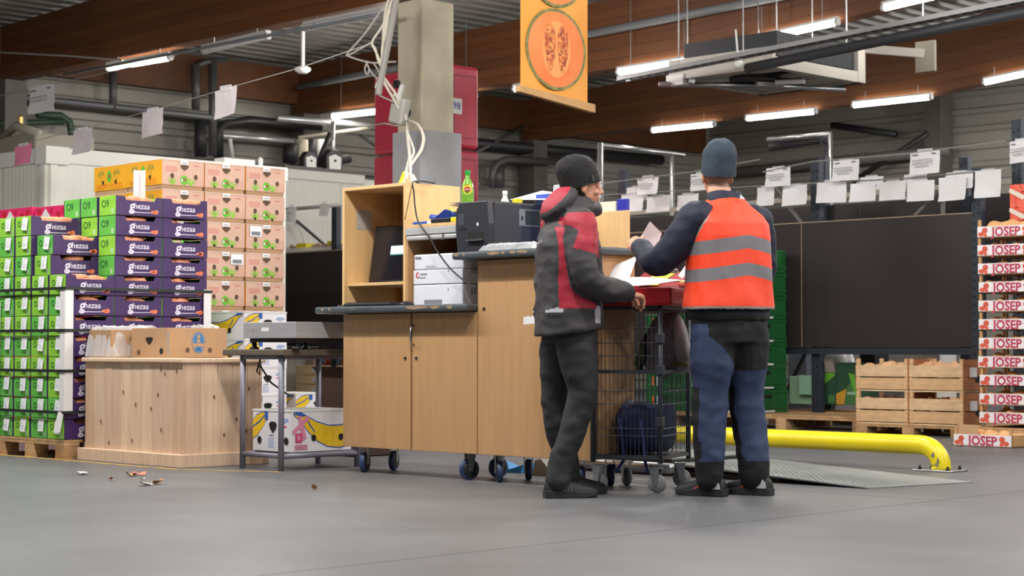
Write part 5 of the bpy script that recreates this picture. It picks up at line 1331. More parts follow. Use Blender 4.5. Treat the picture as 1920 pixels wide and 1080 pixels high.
wpipe((598, 262), (598, 306), .10, white_m, 'white box pipe right of the dark posts', -20.55)
wpipe((624, 228), (625, 312), .03, mat('bright_pipe', (210, 212, 214), .3, .6), 'thin bright steel post on the grey store', -19.6)
wpipe((520, 222), (745, 240), .05, mat('bright_pipe', (210, 212, 214), .3, .6), 'bright steel pipe below the lamp left of column', -20.2)
wpipe((560, 258), (692, 240), .025, mat('cream_pipe', (196, 186, 166), .6), 'thin cream pipe rising to the right above the grey store', -20.0)
wpipe((620, 250), (598, 304), .045, darkp, 'dark diagonal strut on the grey store', -19.8)
wpipe((598, 306), (655, 298), .06, darkp, 'dark lying tube on top of the grey store', -19.8)
wpipe((676, 254), (738, 298), .025, wallp, 'dark diagonal rod right of the spotlights', -21)
wpipe((885, 268), (1240, 300), .09, darkp, 'long black pipe along the left wall behind the beanie', -21.25)
wpipe(((922, 352), (924, 320), (932, 306), (950, 299), (1060, 305)), None, .06, wallp, 'grey curved hose on the wall behind the label printer', -21)
wpipe((932, 310), (932, 352), .12, wallp, 'grey wall post behind the water bottle', -21.3)
wpipe((886, 290), (980, 238), .03, wallp, 'grey diagonal wall rod right of the red cabinet', -21.2)
def wback(p0, p1, r, m, label):
    return tag(MB().tube([onv(*p0, 26.5), onv(*p1, 26.5)], r, m, 8).obj('wall_pipe', None, smooth=True), label, 'pipe')
wback((1300, 330), (1780, 282), .09, mat('wall_band', (96, 94, 92), .5), 'grey wide pipe low along the back wall')
wback((1560, 235), (1680, 252), .06, darkp, 'dark short pipe under the far lamp row'); wback((1600, 340), (1740, 250), .05, darkp, 'dark diagonal strut beside the back wall post')
# spotlights on the grey store
t = thing('spot_lamp', 'pair of black and white spot lamps on the grey store roof', 'lamp', (-19.42, 15.95, 3.2))
for k, (dx, s) in enumerate(((-.0, 1), (-.42, .8))):
    M = T(0, dx, .0) @ MX; MB().prism([(-.14*s, 0), (.14*s, 0), (.15*s, .2*s), (.10*s, .30*s), (-.06*s, .31*s), (-.15*s, .2*s)], .12, blackp, M).obj('housing', t, bevel=.01)
    p = MB(); flat(p, [(-.09*s, .01), (.11*s, .01), (.12*s, .20*s), (.01, .24*s), (-.10*s, .20*s)], 2, white_m, M); flat(p, ell(.01, .15*s, .03*s, .02*s, 8), 3, blackp, M); p.obj('front_face', t)
t = thing('cooling_unit', 'low dusty cooling unit with copper pipes on the left cold room roof', 'cooling unit', (-17.9, 10.6, 2.901)); grym = mat('dusty_metal', (150, 144, 130), .6)
MB().box(-.5, .3, -.35, .4, 0, .22, grym).obj('casing', t, bevel=.03, seg=3)
MB().tube([(-.5, -.3, .2), (-.1, -.35, .32), (.3, -.3, .2)], .05, grym, 8).obj('hose', t, smooth=True); MB().lathe([(.03, 0), (.03, .12), (.015, .14)], mat('brass', (190, 150, 90), .35, .8), 10, T(-.1, -.3, .3)).obj('valve', t)
t = thing('roof_box', 'small pale box on the cold room roof above the mango cartons', 'box', (-17.5, 12.55, 2.9)); MB().box(0, .2, 0, .45, 0, .09, white_m).obj('body', t, bevel=.01); MB().lathe([(.03, 0), (.03, .12), (.01, .14)], white_m, 10, T(.1, .6, 0)).obj('nozzle', t)
# overhead cooler (evaporator) between the second and third beam
hv = thing('overhead_cooler', 'large pale overhead cooler hanging under the roof beside lamps', 'cooler', (0, 0, 0)); hm = mat('cooler_panel', (188, 182, 172), .5, var=.05, scale=1)
u0, u1, v0, v1 = -12.65, -11.25, 15.05, 16.72; zb = 3.66
MB().box(u1-.10, u1, v0, v1, zb, zb+.12, hm).obj('edge_beam', hv, bevel=.006); MB().box(u0, u0+.10, v0, v1, zb, zb+.12, hm).obj('edge_beam', hv, bevel=.006)
MB().box(u0+.1, u1-.1, v0, v0+.10, zb, zb+.12, hm).obj('edge_beam', hv, bevel=.006); MB().box(u0+.1, u1-.1, v1-.1, v1, zb, zb+.12, hm).obj('edge_beam', hv, bevel=.006)
MB().box(u0+.1, u1-.1, v0+.1, v0+.45, zb+.03, zb+.05, hm).obj('pan', hv); MB().box(u0+.1, u1-.1, v1-.5, v1-.1, zb+.03, zb+.05, hm).obj('pan', hv); MB().box(u0+.1, u1-.1, v0+.75, v0+.95, zb+.03, zb+.05, hm).obj('pan', hv)
MB().box(u0+.12, u1-.04, v0+.12, v1-.15, zb+.14, zb+.40, mat('coil_dark', (40, 42, 46), .6)).obj('coil', hv)
fn = MB()
for k in range(30): x = v0+.14+k*.047; fn.box(u1-.045, u1-.036, x, x+.006, zb+.15, zb+.39, mat('fin_grey', (78, 80, 84), .5))
stuff(fn.obj('fins', hv))
MB().box(u0, u1+.01, v1-.14, v1, zb-.0, zb+.42, hm).obj('end_plate', hv, bevel=.01); MB().box(u0, u1, v0, v0+.05, zb+.12, zb+.22, hm).obj('side_lip', hv)
for v in (v0+.6, v1-.65): MB().lathe([(.24, -.03), (.27, -.03), (.27, .03), (.24, .03)], darkp, 22, T((u0+u1)/2, v, zb+.02)).obj('fan_ring', hv)
for (uu, vv, a) in ((u1-.6, v0+.75, .3), (u1-.35, v1-.9, -.2), (u0+.25, v0+.1, 1.5)):
    b = MB().box(-.16, .16, -.035, .035, -.05, 0, stain).obj('lamp_reflector', hv, bevel=.006, loc=(uu, vv, zb-.01), rot=(.3, 0, a+.8))
for u in (u0+.1, u1-.1):
    for v in (v0+.2, v1-.2): MB().tube([(u, v, zb+.1), (u, v, 5.5)], .008, steel, 6).obj('hanger_rod', hv)
MB().box(u0-.02, u0+.22, v0-.02, v0+.12, zb-.06, zb+.06, white_m).obj('junction_box', hv, bevel=.006)
MB().bar((u1-.2, v1, zb+.42), (-10.55, 16.83, 3.92), .09, .09, hm).obj('support_arm', hv); MB().box(-10.66, -10.42, 16.79, 16.83, 3.72, 4.05, grym).obj('wall_plate', hv, bevel=.004)
tag(MB().tube([(-12.7, 14.95, 3.62), (-11.9, 15.9, 3.62), (-11.5, 16.7, 3.62)], .03, steel, 8).obj('drain_pipe', None, smooth=True), 'thin steel drain pipe under the overhead cooler', 'pipe')
t = thing('hanging_spot', 'small bright round spot lamp on a rod left of cooler', 'lamp', onv(1384, 119, 14.6)); MB().lathe([(.02, -.05), (.05, -.03), (.055, .01), (.03, .045)], white_m, 14).obj('lamp_head', t, smooth=True); MB().tube([(0, 0, .04), (-.03, 0, .35)], .01, white_m, 6).obj('rod', t)
# melon banner
bn = thing('melon_banner', 'hanging orange banner with halved melons and wooden batten', 'banner', (-10.7, 10.80, 2.92))
bnm = mat('banner_orange', (224, 146, 48), .55, rgb2=(228, 160, 68), scale=1.5); rind = mat('melon_rind', (96, 104, 54), .55, rgb2=(150, 140, 80), scale=14); flesh = mat('melon_flesh', (226, 118, 56), .55, rgb2=(232, 138, 76), scale=3); cav = mat('melon_seed_red', (176, 76, 44), .55, rgb2=(226, 140, 70), scale=24, lo=.4, hi=.6); fl2 = mat('melon_core', (234, 156, 90), .55)
BWd, BHt = .845, 2.25
M = MX; mb = MB(); n = 12; vs = []
slope = -.045
for k in range(n+1): x = BWd*k/n; vs += [(.012*math.sin(k*.9), x, slope*x/BWd*2), (.012*math.sin(k*.9)*.3, x, BHt)]
mb.add(vs, [(2*k, 2*k+2, 2*k+3, 2*k+1) for k in range(n)], bnm); mb.obj('cloth', bn, smooth=True)
def melon(cz, name):
    p = MB(); Mt = T(.014, 0, 0) @ MX; cx = BWd*.5
    flat(p, ell(cx, cz, .375, .352, 40), 0, rind, Mt); flat(p, ell(cx, cz, .345, .326, 40), 2, flesh, Mt); flat(p, ell(cx, cz, .175, .245, 30), 4, fl2, Mt)
    r = random.Random(2)
    for s in (-1, 1):
        poly = []
        for k in range(22):
            a = 2*PI*k/22; poly.append((cx+s*.078+(.062+.007*(k % 2))*math.cos(a)+.012*math.sin(a*2), cz+.215*math.sin(a)*(1 if math.sin(a) > 0 else .95)))
        flat(p, poly, 6, cav, Mt)
        for k in range(26):
            a = r.uniform(-.9, .9); flat(p, ell(cx+s*(.078+r.uniform(-.038, .038)), cz+.195*a, .012, .012, 6), 7+r.random(), fl2 if k % 2 else mat('seed_dark', (130, 60, 44), .5), Mt)
    p.obj(name, bn)
melon(.41, 'melon_print'); melon(.41+.715, 'melon_print'); melon(.41+1.43, 'melon_print')
MB().add([(-.02, -.045, -.0), (.035, -.045, -.0), (.035, .90, -.095), (-.02, .90, -.095), (-.02, -.045, .055), (.035, -.045, .055), (.035, .90, -.02), (-.02, .90, -.02)], [(0, 3, 2, 1), (4, 5, 6, 7), (0, 1, 5, 4), (1, 2, 6, 5), (2, 3, 7, 6), (3, 0, 4, 7)], plyw).obj('batten', bn, bevel=.004)
MB().box(-.015, .02, -.02, .87, BHt-.01, BHt+.03, plyw).obj('top_batten', bn)
for y in (.1, .75): MB().tube([(0, y, BHt), (0, y, 5.5-2.92)], .006, strm, 5).obj('hanging_cord', bn)
# red cabinet behind the column
redc = mat('red_cabinet', (186, 44, 70), .4, var=.04, scale=2); redd = mat('red_cabinet_dark', (140, 24, 44), .45)
rc = thing('red_cabinet', 'tall red metal cabinet with a white number plate behind the concrete column', 'cabinet', (-14.72, 12.62, 0))
ux, vy, zt = 1.2, .42, 3.68
MB().box(0, ux, 0, vy, 0, 2.80, redc).obj('lower_body', rc, bevel=.03, seg=3); MB().box(0, ux, 0, vy, 2.82, zt, redc).obj('upper_body', rc, bevel=.04, seg=3)
M = T(ux, 0, 0) @ MX
p = MB(); 
for (x0, x1, z0, z1) in ((.05, .37, 2.92, 3.58), (.05, .37, 1.4, 2.72), (.05, .37, .2, 1.3)):
    flat(p, rect(x0, x1, z0, z1), 0, redd, M); flat(p, rect(x0+.015, x1-.015, z0+.015, z1-.02), 1, redc, M)
p.parts('door_panel', rc)
p = MB(); flat(p, rect(.52, .76, 0, .001), 0, redd); p.v = []; p.f = []; p.m = []
flat(p, rect(.0, .17, 3.17, 3.33), 3, white_m, M); p.obj('number_plate', rc)
text('98', .11, mat('plate_blue', (40, 60, 150)), rc, (ux+.005, .095, 3.25), '+x')
p = MB(); flat(p, rect(.95, 1.15, 3.16, 3.33), 2, white_m); p.obj('front_plate', rc); text('98', .11, mat('plate_blue', (40, 60, 150)), rc, (1.06, -.003, 3.24), '-y')
# cables on the column
cabm = mat('pale_cable', (206, 200, 184), .55); cabg = mat('grey_cable', (158, 154, 148), .55)
def cable(pts, r, m, label, name='cable', d0=None):
    """pts: (px, py, depth); smoothed with a Catmull-Rom pass"""
    P = [at(*q) for q in pts]; out = []
    for i in range(len(P)-1):
        p0 = P[max(i-1, 0)]; p1 = P[i]; p2 = P[i+1]; p3 = P[min(i+2, len(P)-1)]
        for k in range(5):
            s = k/5; out.append(.5*((2*p1)+(p2-p0)*s+(2*p0-5*p1+4*p2-p3)*s*s+(3*p1-p0-3*p2+p3)*s**3))
    out.append(P[-1]); return tag(MB().tube(out, r, m, 6).obj(name, None, smooth=True), label, 'cable')
cd = 17.2
cable([(745, -15, cd), (735, 40, cd), (722, 110, cd), (712, 160, cd), (709, 178, cd)], .036, cabg, 'thick grey cable pipe hanging left of the column', 'cable_pipe')
cable([(742, -15, cd), (728, 20, cd), (722, 60, cd), (716, 100, cd), (722, 125, cd), (714, 140, cd), (704, 165, cd)], .014, cabm, 'pale cable looping beside the thick grey pipe')
cable([(733, -15, cd), (722, 25, cd), (718, 80, cd), (716, 140, cd), (726, 165, cd), (738, 185, cd), (748, 205, cd)], .014, cabm, 'pale cable running from the roof to the junction box')
cable([(738, -15, cd), (728, 30, cd), (723, 80, cd)], .012, cabm, 'thin pale cable behind the thick grey pipe')
cable([(725, 5, cd), (700, 40, cd), (680, 68, cd), (649, 104, cd), (675, 92, cd), (695, 80, cd)], .01, cabg, 'grey cable loop reaching far left of the column')
cable([(649, 104, cd), (672, 112, cd), (700, 118, cd), (735, 116, cd), (743, 116, cd)], .01, cabg, 'grey cable crossing to the column face')
cable([(740, 8, cd), (716, 50, cd), (698, 78, cd), (702, 92, cd), (710, 108, cd), (714, 118, cd)], .012, cabm, 'pale cable forming a hook beside the column')
cable([(696, 82, cd), (704, 92, cd), (708, 110, cd), (716, 128, cd), (720, 135, cd)], .012, cabm, 'short pale cable tied into the bundle')
cable([(690, 114, cd), (684, 128, cd), (688, 140, cd), (692, 130, cd), (686, 116, cd)], .009, cabg, 'small grey cable loop at the left of the bundle')
cable([(686, 118, cd), (698, 138, cd), (708, 150, cd), (706, 165, cd), (712, 140, cd), (700, 118, cd)], .009, cabg, 'tangled grey cable below the small loop')
cable([(709, 178, cd), (722, 184, cd), (740, 192, cd), (752, 200, cd)], .009, cabg, 'grey cable from the pipe end to the junction box')
cable([(716, 140, cd), (732, 162, cd), (742, 176, cd), (748, 192, cd), (758, 208, cd), (762, 226, cd)], .014, cabm, 'pale cable bending over the junction box')
cable([(738, 176, cd), (752, 190, cd), (760, 206, cd), (764, 226, cd), (764, 250, 15), (768, 290, 13), (766, 306, 12.2), (762, 325, 11.45), (764, 340, 11.42)], .012, cabm, 'pale cable running down the column to the hutch')
cable([(762, 226, cd), (764, 245, 15), (772, 268, 13.5), (776, 285, 12.5), (770, 300, 12.1), (770, 318, 11.5), (768, 342, 11.45)], .008, cabm, 'thin pale cable running down beside the loop')
cable([(766, 226, 16.9), (784, 234, 15.5), (794, 256, 14), (790, 280, 13), (778, 298, 12.3), (771, 308, 12.1), (762, 322, 11.6), (764, 338, 11.46)], .012, cabm, 'pale cable bowed out in a wide loop at the column')
cable([(765, 230, 17.1), (745, 236, cd), (720, 232, cd), (690, 238, 18)], .008, cabg, 'thin grey cable leaving the column to the left')
jb = thing('junction_box', 'grey junction box on the left face of the concrete column', 'junction box', at(748, 206, 17.25)); jb.rotation_euler = (0, .25, PI/4*0)
MB().box(-.10, .10, -.04, .06, -.14, .12, mat('box_grey', (176, 174, 166), .5)).obj('housing', jb, bevel=.03, seg=3); MB().tube([(0, -.03, .1), (.05, -.05, .24)], .025, white_m, 8).obj('gland', jb)
for px, py in ((746, 158), (765, 212)):
    q = onv(px, py, cv_); tag(MB().lathe([(.045, 0), (.045, .03), (.03, .035)], darkp, 12, Matrix.Rotation(PI/2, 4, 'X')).obj('wall_plug', None, loc=q), 'dark round plug in the column face, %s one' % ('upper' if py < 200 else 'lower'), 'plug')
# cable from the hutch top down to the printers
def wcable(pts, r, m, label): 
    out = []; P = [Vector(q) for q in pts]
    for i in range(len(P)-1):
        p0 = P[max(i-1, 0)]; p1 = P[i]; p2 = P[i+1]; p3 = P[min(i+2, len(P)-1)]
        for k in range(5):
            s = k/5; out.append(.5*((2*p1)+(p2-p0)*s+(2*p0-5*p1+4*p2-p3)*s*s+(3*p1-p0-3*p2+p3)*s**3))
    return tag(MB().tube(out+[P[-1]], r, m, 6).obj('cable', None, smooth=True), label, 'cable')
hv_ = lambda px, py, v=7.37: onv(px, py, v)
wcable([(-8.30, 7.62, 1.797), (-8.29, 7.5, 1.80), hv_(774, 342), hv_(776, 360), hv_(778, 385), hv_(783, 412), hv_(795, 432), hv_(806, 446), hv_(818, 468), hv_(838, 496), hv_(860, 518), hv_(884, 535), hv_(893, 540)], .005, blackp, 'black cable hanging from the hutch across the white printer')
wcable([hv_(772, 348), hv_(766, 380), hv_(759, 412)], .003, mat('brown_cord', (120, 84, 50), .6), 'thin brown cord hanging down the hutch side')
# signs on strings over the left side
string([onv(-20, 184, 10.6), onv(100, 158, 10.6), onv(205, 135, 10.6), onv(330, 105, 10.6)], .005, 'string carrying the white sign at the upper left')
string([onv(20, 275, 9.4), onv(150, 243, 9.4), onv(300, 203, 9.4), onv(445, 160, 9.4), onv(560, 128, 9.4), onv(695, 82, 9.4)], .0035, 'long string carrying four signs over the left cartons')
tag(MB().tube([onv(-20, 97, 11.7), onv(130, 105, 11.7), onv(230, 113, 11.7)], .012, cabg, 5).obj('cable', None), 'grey cable crossing the left beam', 'cable')
hang(56, 166, 102, 157, 10.58, 'white sign with a grey line of print at the upper left', 'signs over the left cartons', 2, None, .06, None, .30)
G3 = 'signs over the left cartons'; dim = mat('sleeve_paper', (196, 190, 192), .45, bump=.2, bscale=12)
hang(28, 276, 60, 268, 9.38, 'pink sign hanging before the left cold room', G3, 0, mat('pink_sheet', (222, 128, 160), .5), .05, None, .20)
hang(138, 246, 173, 238, 9.38, 'pale grey sign right of the pink one', G3, 0, dim, .03, None, .235)
hang(267, 212, 306, 201, 9.38, 'pale grey sign above the yellow mango cartons', G3, 0, dim, .04, None, .24)
hang(403, 172, 444, 159, 9.38, 'pale creased sign nearest to the concrete column', G3, 0, dim, .03, None, .25)
# ---------------------------------------------------------------- the two men
def spline(P, rads, sub=5):
    P = [Vector(p) for p in P]; out = []; ro = []
    for i in range(len(P)-1):
        p0 = P[max(i-1, 0)]; p1 = P[i]; p2 = P[i+1]; p3 = P[min(i+2, len(P)-1)]
        for k in range(sub):
            s = k/sub; out.append(.5*((2*p1)+(p2-p0)*s+(2*p0-5*p1+4*p2-p3)*s*s+(3*p1-p0-3*p2+p3)*s**3)); ro.append(rads[i]*(1-s)+rads[i+1]*s)
    return out+[P[-1]], ro+[rads[-1]]
def limb(mb, P, rads, n=16, sub=5, m=None, round_ends=True):
    pts, rr = spline(P, rads, sub)
    if round_ends:
        a = (pts[0]-pts[1]).normalized(); b = (pts[-1]-pts[-2]).normalized(); r0, r1 = rr[0], rr[-1]
        pre = [(pts[0]+a*r0*.95, r0*.25), (pts[0]+a*r0*.7, r0*.71), (pts[0]+a*r0*.35, r0*.93)]; post = [(pts[-1]+b*r1*.35, r1*.93), (pts[-1]+b*r1*.7, r1*.71), (pts[-1]+b*r1*.95, r1*.25)]
        pts = [p for p, _ in pre]+pts+[p for p, _ in post]; rr = [r for _, r in pre]+rr+[r for _, r in post]
    mb.tube(pts, rr, m or dark, n); return mb
def loft(mb, rings, m=None, n=28, e=.85):
    """rings: (cx, cy, cz, rx, ry[, tilt about x])"""
    vs = []; fs = []
    se = lambda q: math.copysign(abs(q)**e, q)
    for g in rings:
        cx, cy, cz, rx, ry = g[:5]; ti = g[5] if len(g) > 5 else 0
        for k in range(n):
            a = 2*PI*k/n; x, y = rx*se(math.cos(a)), ry*se(math.sin(a)); vs.append((cx+x, cy+y*math.cos(ti), cz+y*math.sin(ti)))
    for i in range(len(rings)-1):
        for k in range(n): fs.append((i*n+k, i*n+(k+1) % n, (i+1)*n+(k+1) % n, (i+1)*n+k))
    fs += [tuple(range(n))[::-1], tuple((len(rings)-1)*n+k for k in range(n))]
    return mb.add(vs, fs, m or dark)
def ellipsoid(mb, c, r, m=None, rot=None, n=18):
    prof = []; k = 12; vs = []; fs = []
    M = Matrix.Translation(c) @ (rot.to_4x4() if rot else Matrix())
    for j in range(k+1):
        b = -PI/2+PI*j/k
        for i in range(n): a = 2*PI*i/n; vs.append((r[0]*math.cos(b)*math.cos(a), r[1]*math.cos(b)*math.sin(a), r[2]*math.sin(b)))
    for j in range(k):
        for i in range(n): fs.append((j*n+i, j*n+(i+1) % n, (j+1)*n+(i+1) % n, (j+1)*n+i))
    return mb.add(vs, fs, m or dark, M)
def fuse(mb, name, voxel, parent, mats, pick=None, smooth=3, wr=0., wf=9., stretch=(1, 1, 1), seed=0, keep=None):
    """union of the overlapping closed pieces in one surface, smoothed, wrinkled, materials picked by place"""
    me = mb.mesh('tmp'); o = bpy.data.objects.new('tmp', me); COL.objects.link(o)
    md = o.modifiers.new('r', 'REMESH'); md.mode = 'VOXEL'; md.voxel_size = voxel; md.adaptivity = 0
    dg = bpy.context.evaluated_depsgraph_get(); me2 = bpy.data.meshes.new_from_object(o.evaluated_get(dg)); bpy.data.objects.remove(o)
    bm = bmesh.new(); bm.from_mesh(me2)
    for _ in range(smooth): bmesh.ops.smooth_vert(bm, verts=bm.verts, factor=.5, use_axis_x=True, use_axis_y=True, use_axis_z=True)
    bm.normal_update()
    if wr:
        mv = []
        for v in bm.verts:
            c = v.co; p = Vector((c.x*stretch[0], c.y*stretch[1], c.z*stretch[2]))*wf+Vector((seed, 0, 0))
            d = noise.noise(p)+.5*noise.noise(p*2.1+Vector((7, 3, 1))); d = d if d > 0 else d*.5
            mv.append(v.normal*(wr*d))
        for v, q in zip(bm.verts, mv): v.co += q
        bm.normal_update()
    if keep: bmesh.ops.delete(bm, geom=[f for f in bm.faces if not keep(f.calc_center_median())], context='FACES')
    me2.materials.clear()
    for m in mats: me2.materials.append(m)
    for f in bm.faces:
        f.smooth = True; f.material_index = pick(f.calc_center_median(), f.normal) if pick else 0
    bm.to_mesh(me2); bm.free()
    me2.name = name; return obj(name, me2, parent)
def hand(mb, w, f, n, th, curl=(.5, .7, .6), s=1., spread=.02):
    """w wrist point, f pointing along the fingers, n palm normal (side the fingers curl to), th towards the thumb"""
    w, f, n, th = (Vector(q) for q in (w, f, n, th)); f.normalize(); n.normalize(); th = (th-f*th.dot(f)).normalized()
    B = Matrix((th, f, n)).transposed()
    ellipsoid(mb, w+f*.050*s+n*.002, (.042*s, .056*s, .018*s), None, B); ellipsoid(mb, w+f*.012*s, (.028*s, .035*s, .021*s), None, B)
    ellipsoid(mb, w+f*.035*s+th*.022*s+n*.010*s, (.020*s, .032*s, .017*s), None, B)
    for k, (off, ln) in enumerate(((.030, .072), (.010, .082), (-.010, .076), (-.029, .060))):
        p = w+f*.070*s+th*off*s; P = [p-f*.02*s, p]; d = (f+th*(off*spread*20)).normalized(); R_ = [.0098*s, .0098*s]
        for q, (a, fr) in enumerate(zip(curl, (.45, .32, .25))):
            d = (Matrix.Rotation(a*(1+.08*k), 3, d.cross(n)) @ d) if d.cross(n).length > .01 else d
            p = p+d*ln*fr*s*1.25; P.append(p); R_.append((.0090, .0082, .0070)[q]*s)
        limb(mb, P, R_, 8, 2)
    p = w+f*.022*s+th*.030*s; d = (th*.75+f*.65+n*.25).normalized(); P = [p-th*.012*s, p]; R_ = [.012*s, .0115*s]
    for a, L_ in ((.25, .036), (.45, .028)):
        d = (d*(1-a)+(f*.6+n*.75)*a).normalized(); p = p+d*L_*s; P.append(p); R_.append(.0095*s if L_ > .03 else .0078*s)
    limb(mb, P, R_, 8, 2)
def head(mb, c, yaw, s=1.):
    """c is the middle of the head; faces +y turned by yaw"""
    Rz = Matrix.Rotation(yaw, 3, 'Z'); c = Vector(c); at_ = lambda x, y, z: c+Rz @ Vector((x*s, y*s, z*s)); E = lambda p, r: ellipsoid(mb, at_(*p), tuple(q*s for q in r), None, Rz)
    E((0, -.012, .03), (.075, .094, .085)); E((0, .022, -.035), (.062, .070, .075)); E((0, .052, -.085), (.038, .036, .026)); E((0, .075, .028), (.052, .02, .014))
    limb(mb, [at_(0, .085, .022), at_(0, .100, -.005), at_(0, .108, -.022)], [.010*s, .012*s, .015*s], 10, 3)
    for x in (-1, 1):
        E((x*.032, .076, .008), (.015, .010, .009)); E((x*.042, .062, -.025), (.022, .022, .018)); E((x*.012, .094, -.028), (.009, .010, .008))
        E((x*.076, -.008, -.005), (.009, .018, .030)); E((x*.072, -.004, -.028), (.008, .010, .012))
    E((0, .088, -.052), (.026, .011, .006)); E((0, .085, -.062), (.022, .011, .007)); E((0, .075, -.046), (.03, .02, .01))
def beanie(parent, c, yaw, m, r=(.086, .102), h=.15, drop=-.005, tilt=0., slouch=(0, -.02), seed=0, brim=.06):
    vs = []; fs = []; n = 40; K = 16
    for j in range(K+1):
        t = j/K
        if t < .45: k = 1.0+.02*math.sin(PI*t/.45); z = -.03+t/.45*h*.62
        else: q = (t-.45)/.55*PI/2; k = max(.02, math.cos(q)**.8); z = -.03+h*.62+math.sin(q)*h*.55
        for i in range(n):
            a = 2*PI*i/n; fold = 1+.055*noise.noise(Vector((math.cos(a)*2+seed, math.sin(a)*2, z*15)))*(1 if t > .2 else .2)
            pinch = 1-.16*max(0, t-.6)*(1+math.cos(3*a+seed))
            vs.append((r[0]*k*fold*pinch*math.cos(a)+slouch[0]*t*t, r[1]*k*fold*pinch*math.sin(a)+slouch[1]*t*t, z+.010*noise.noise(Vector((math.cos(a)*3, math.sin(a)*3, seed+t*3)))*(t > .6)))
    for j in range(K):
        for i in range(n): fs.append((j*n+i, j*n+(i+1) % n, (j+1)*n+(i+1) % n, (j+1)*n+i))
    fs.append(tuple(K*n+i for i in range(n)))
    mb = MB(); mb.add(vs, fs, m); o = mb.obj('beanie', parent, smooth=True); o.location = c; o.rotation_euler = (tilt, 0, yaw)
    sd = o.modifiers.new('sub', 'SUBSURF'); sd.levels = sd.render_levels = 1
    b = MB(); vs = []; fs = []
    for j, (k, z) in enumerate(((1.0, -.032), (1.05, -.036), (1.065, -.015), (1.06, brim-.04), (1.03, brim-.03), (1.0, brim-.035))):
        for i in range(n): a = 2*PI*i/n; vs.append((r[0]*k*math.cos(a), r[1]*k*math.sin(a), z))
    for j in range(5):
        for i in range(n): fs.append((j*n+i, j*n+(i+1) % n, (j+1)*n+(i+1) % n, (j+1)*n+i))
    if brim: b.add(vs, fs, m); b.obj('brim', o, smooth=True)
    return o
def shoe(parent, loc, yaw, up, sole_m, accent, refl, L=.30):
    o = MB(); rings = []
    t = bpy.data.objects.new('shoe', None); COL.objects.link(t)
    prof = [(-.100, .030, .060, .050), (-.092, .036, .095, .085), (-.06, .038, .105, .100), (-.02, .038, .100, .095), (.02, .043, .096, .07), (.06, .049, .082, .052), (.10, .051, .072, .042), (.14, .046, .062, .034), (.165, .033, .050, .026), (.178, .014, .036, .02)]
    vs = []; fs = []; n = 20
    for (y, hw, top, _) in prof:
        for k in range(n):
            a = 2*PI*k/n; x = hw*math.copysign(abs(math.cos(a))**.8, math.cos(a)); s = math.sin(a)
            z = .022+(top-.022)*max(0, s)**.75 if s > 0 else .022+.006*s
            vs.append((x*(1-.25*max(0, s)), y*L/.29, z))
    for i in range(len(prof)-1):
        for k in range(n): fs.append((i*n+k, i*n+(k+1) % n, (i+1)*n+(k+1) % n, (i+1)*n+k))
    fs += [tuple(range(n))[::-1], tuple((len(prof)-1)*n+k for k in range(n))]
    o.add(vs, fs, up); me = o.mesh('shoe', True); bpy.data.objects.remove(t); t = obj('shoe', me, parent, 0, loc, (0, 0, yaw)); sd = t.modifiers.new('s', 'SUBSURF'); sd.levels = sd.render_levels = 1
    out = []
    for (y, hw, *_r) in prof: out.append((hw*1.06, y*L/.29))
    poly = [(x, y) for x, y in out]+[(-x, y) for x, y in out[::-1]]; nn = len(poly)
    zt = lambda y: .040 if y < .05 else .032
    MB().add([(x, y, 0 if y < .12 else .006) for x, y in poly]+[(x*.98, y, zt(y)) for x, y in poly], [tuple(range(nn))[::-1], tuple(range(nn, 2*nn))]+[(i, (i+1) % nn, (i+1) % nn+nn, i+nn) for i in range(nn)], sole_m).obj('sole', t, bevel=.004)
    l = MB()
    for k in range(5): y = .015+k*.017; l.tube([(-.022, y, (.100-k*.0085)), (0, y+.004, (.107-k*.009)), (.022, y, (.100-k*.0085))], .003, up if accent is None else dark, 6)
    stuff(l.obj('laces', t))
    for s in (-1, 1):
        p = MB(); X = s*.0425
        if accent:
            p.tube([(s*.044, .06, .035), (s*.0445, .03, .05), (s*.041, .0, .078), (s*.036, -.015, .092)], .004, accent, 6); p.tube([(s*.0445, .03, .05), (s*.044, .0, .045)], .0035, accent, 6); p.obj('stripe', t)
            q = MB(); q.prism([(-.095, .040), (-.04, .038), (-.03, .055), (-.055, .085), (-.075, .085), (-.09, .065)], .004, refl, T(s*.0405+(-.002 if s > 0 else .002), 0, 0) @ Matrix.Rotation(PI/2, 4, 'Z')); q.obj('reflector', t)
        else:
            for k in range(4): p.tube([(s*.045, -.01+k*.014, .036), (s*.042, -.018+k*.014, .058)], .0025, refl, 5)
            p.obj('stripe', t)
    return t
skin = mat('skin', (206, 148, 122), .5, var=.06, scale=20)
hairm = mat('short_hair', (96, 80, 66), .8, bump=.4, bscale=120)

# ----- man 1: black beanie, grey and red work jacket
G_ = onz(1066, 930)
m1 = thing('person', 'person in black beanie and grey and red work jacket leaning on the red tray', 'person', (G_.x, G_.y, 0), math.radians(-26))
jg = mat('jacket_grey', (50, 48, 50), .7, bump=.12, bscale=90); jrd = mat('jacket_red', (156, 24, 46), .65, bump=.1, bscale=90); jlg = mat('reflex_grey', (168, 170, 174), .4)
jdk = mat('jacket_dark', (44, 44, 48), .7)
b = MB(); HC = (.005, .075, 1.615)
head(b, HC, -.12, .98)
limb(b, [(0, .02, 1.36), (0, .045, 1.45), (0, .07, 1.54)], [.062, .056, .056])
loft(b, [(0, 0, .88, .14, .10), (0, 0, 1.05, .13, .09), (0, .01, 1.25, .16, .10), (0, .01, 1.38, .15, .085), (0, .02, 1.44, .07, .06)])
SHR, ELR, WRR = (.185, -.0, 1.40), (.262, .005, 1.125), (.185, .255, 1.055)
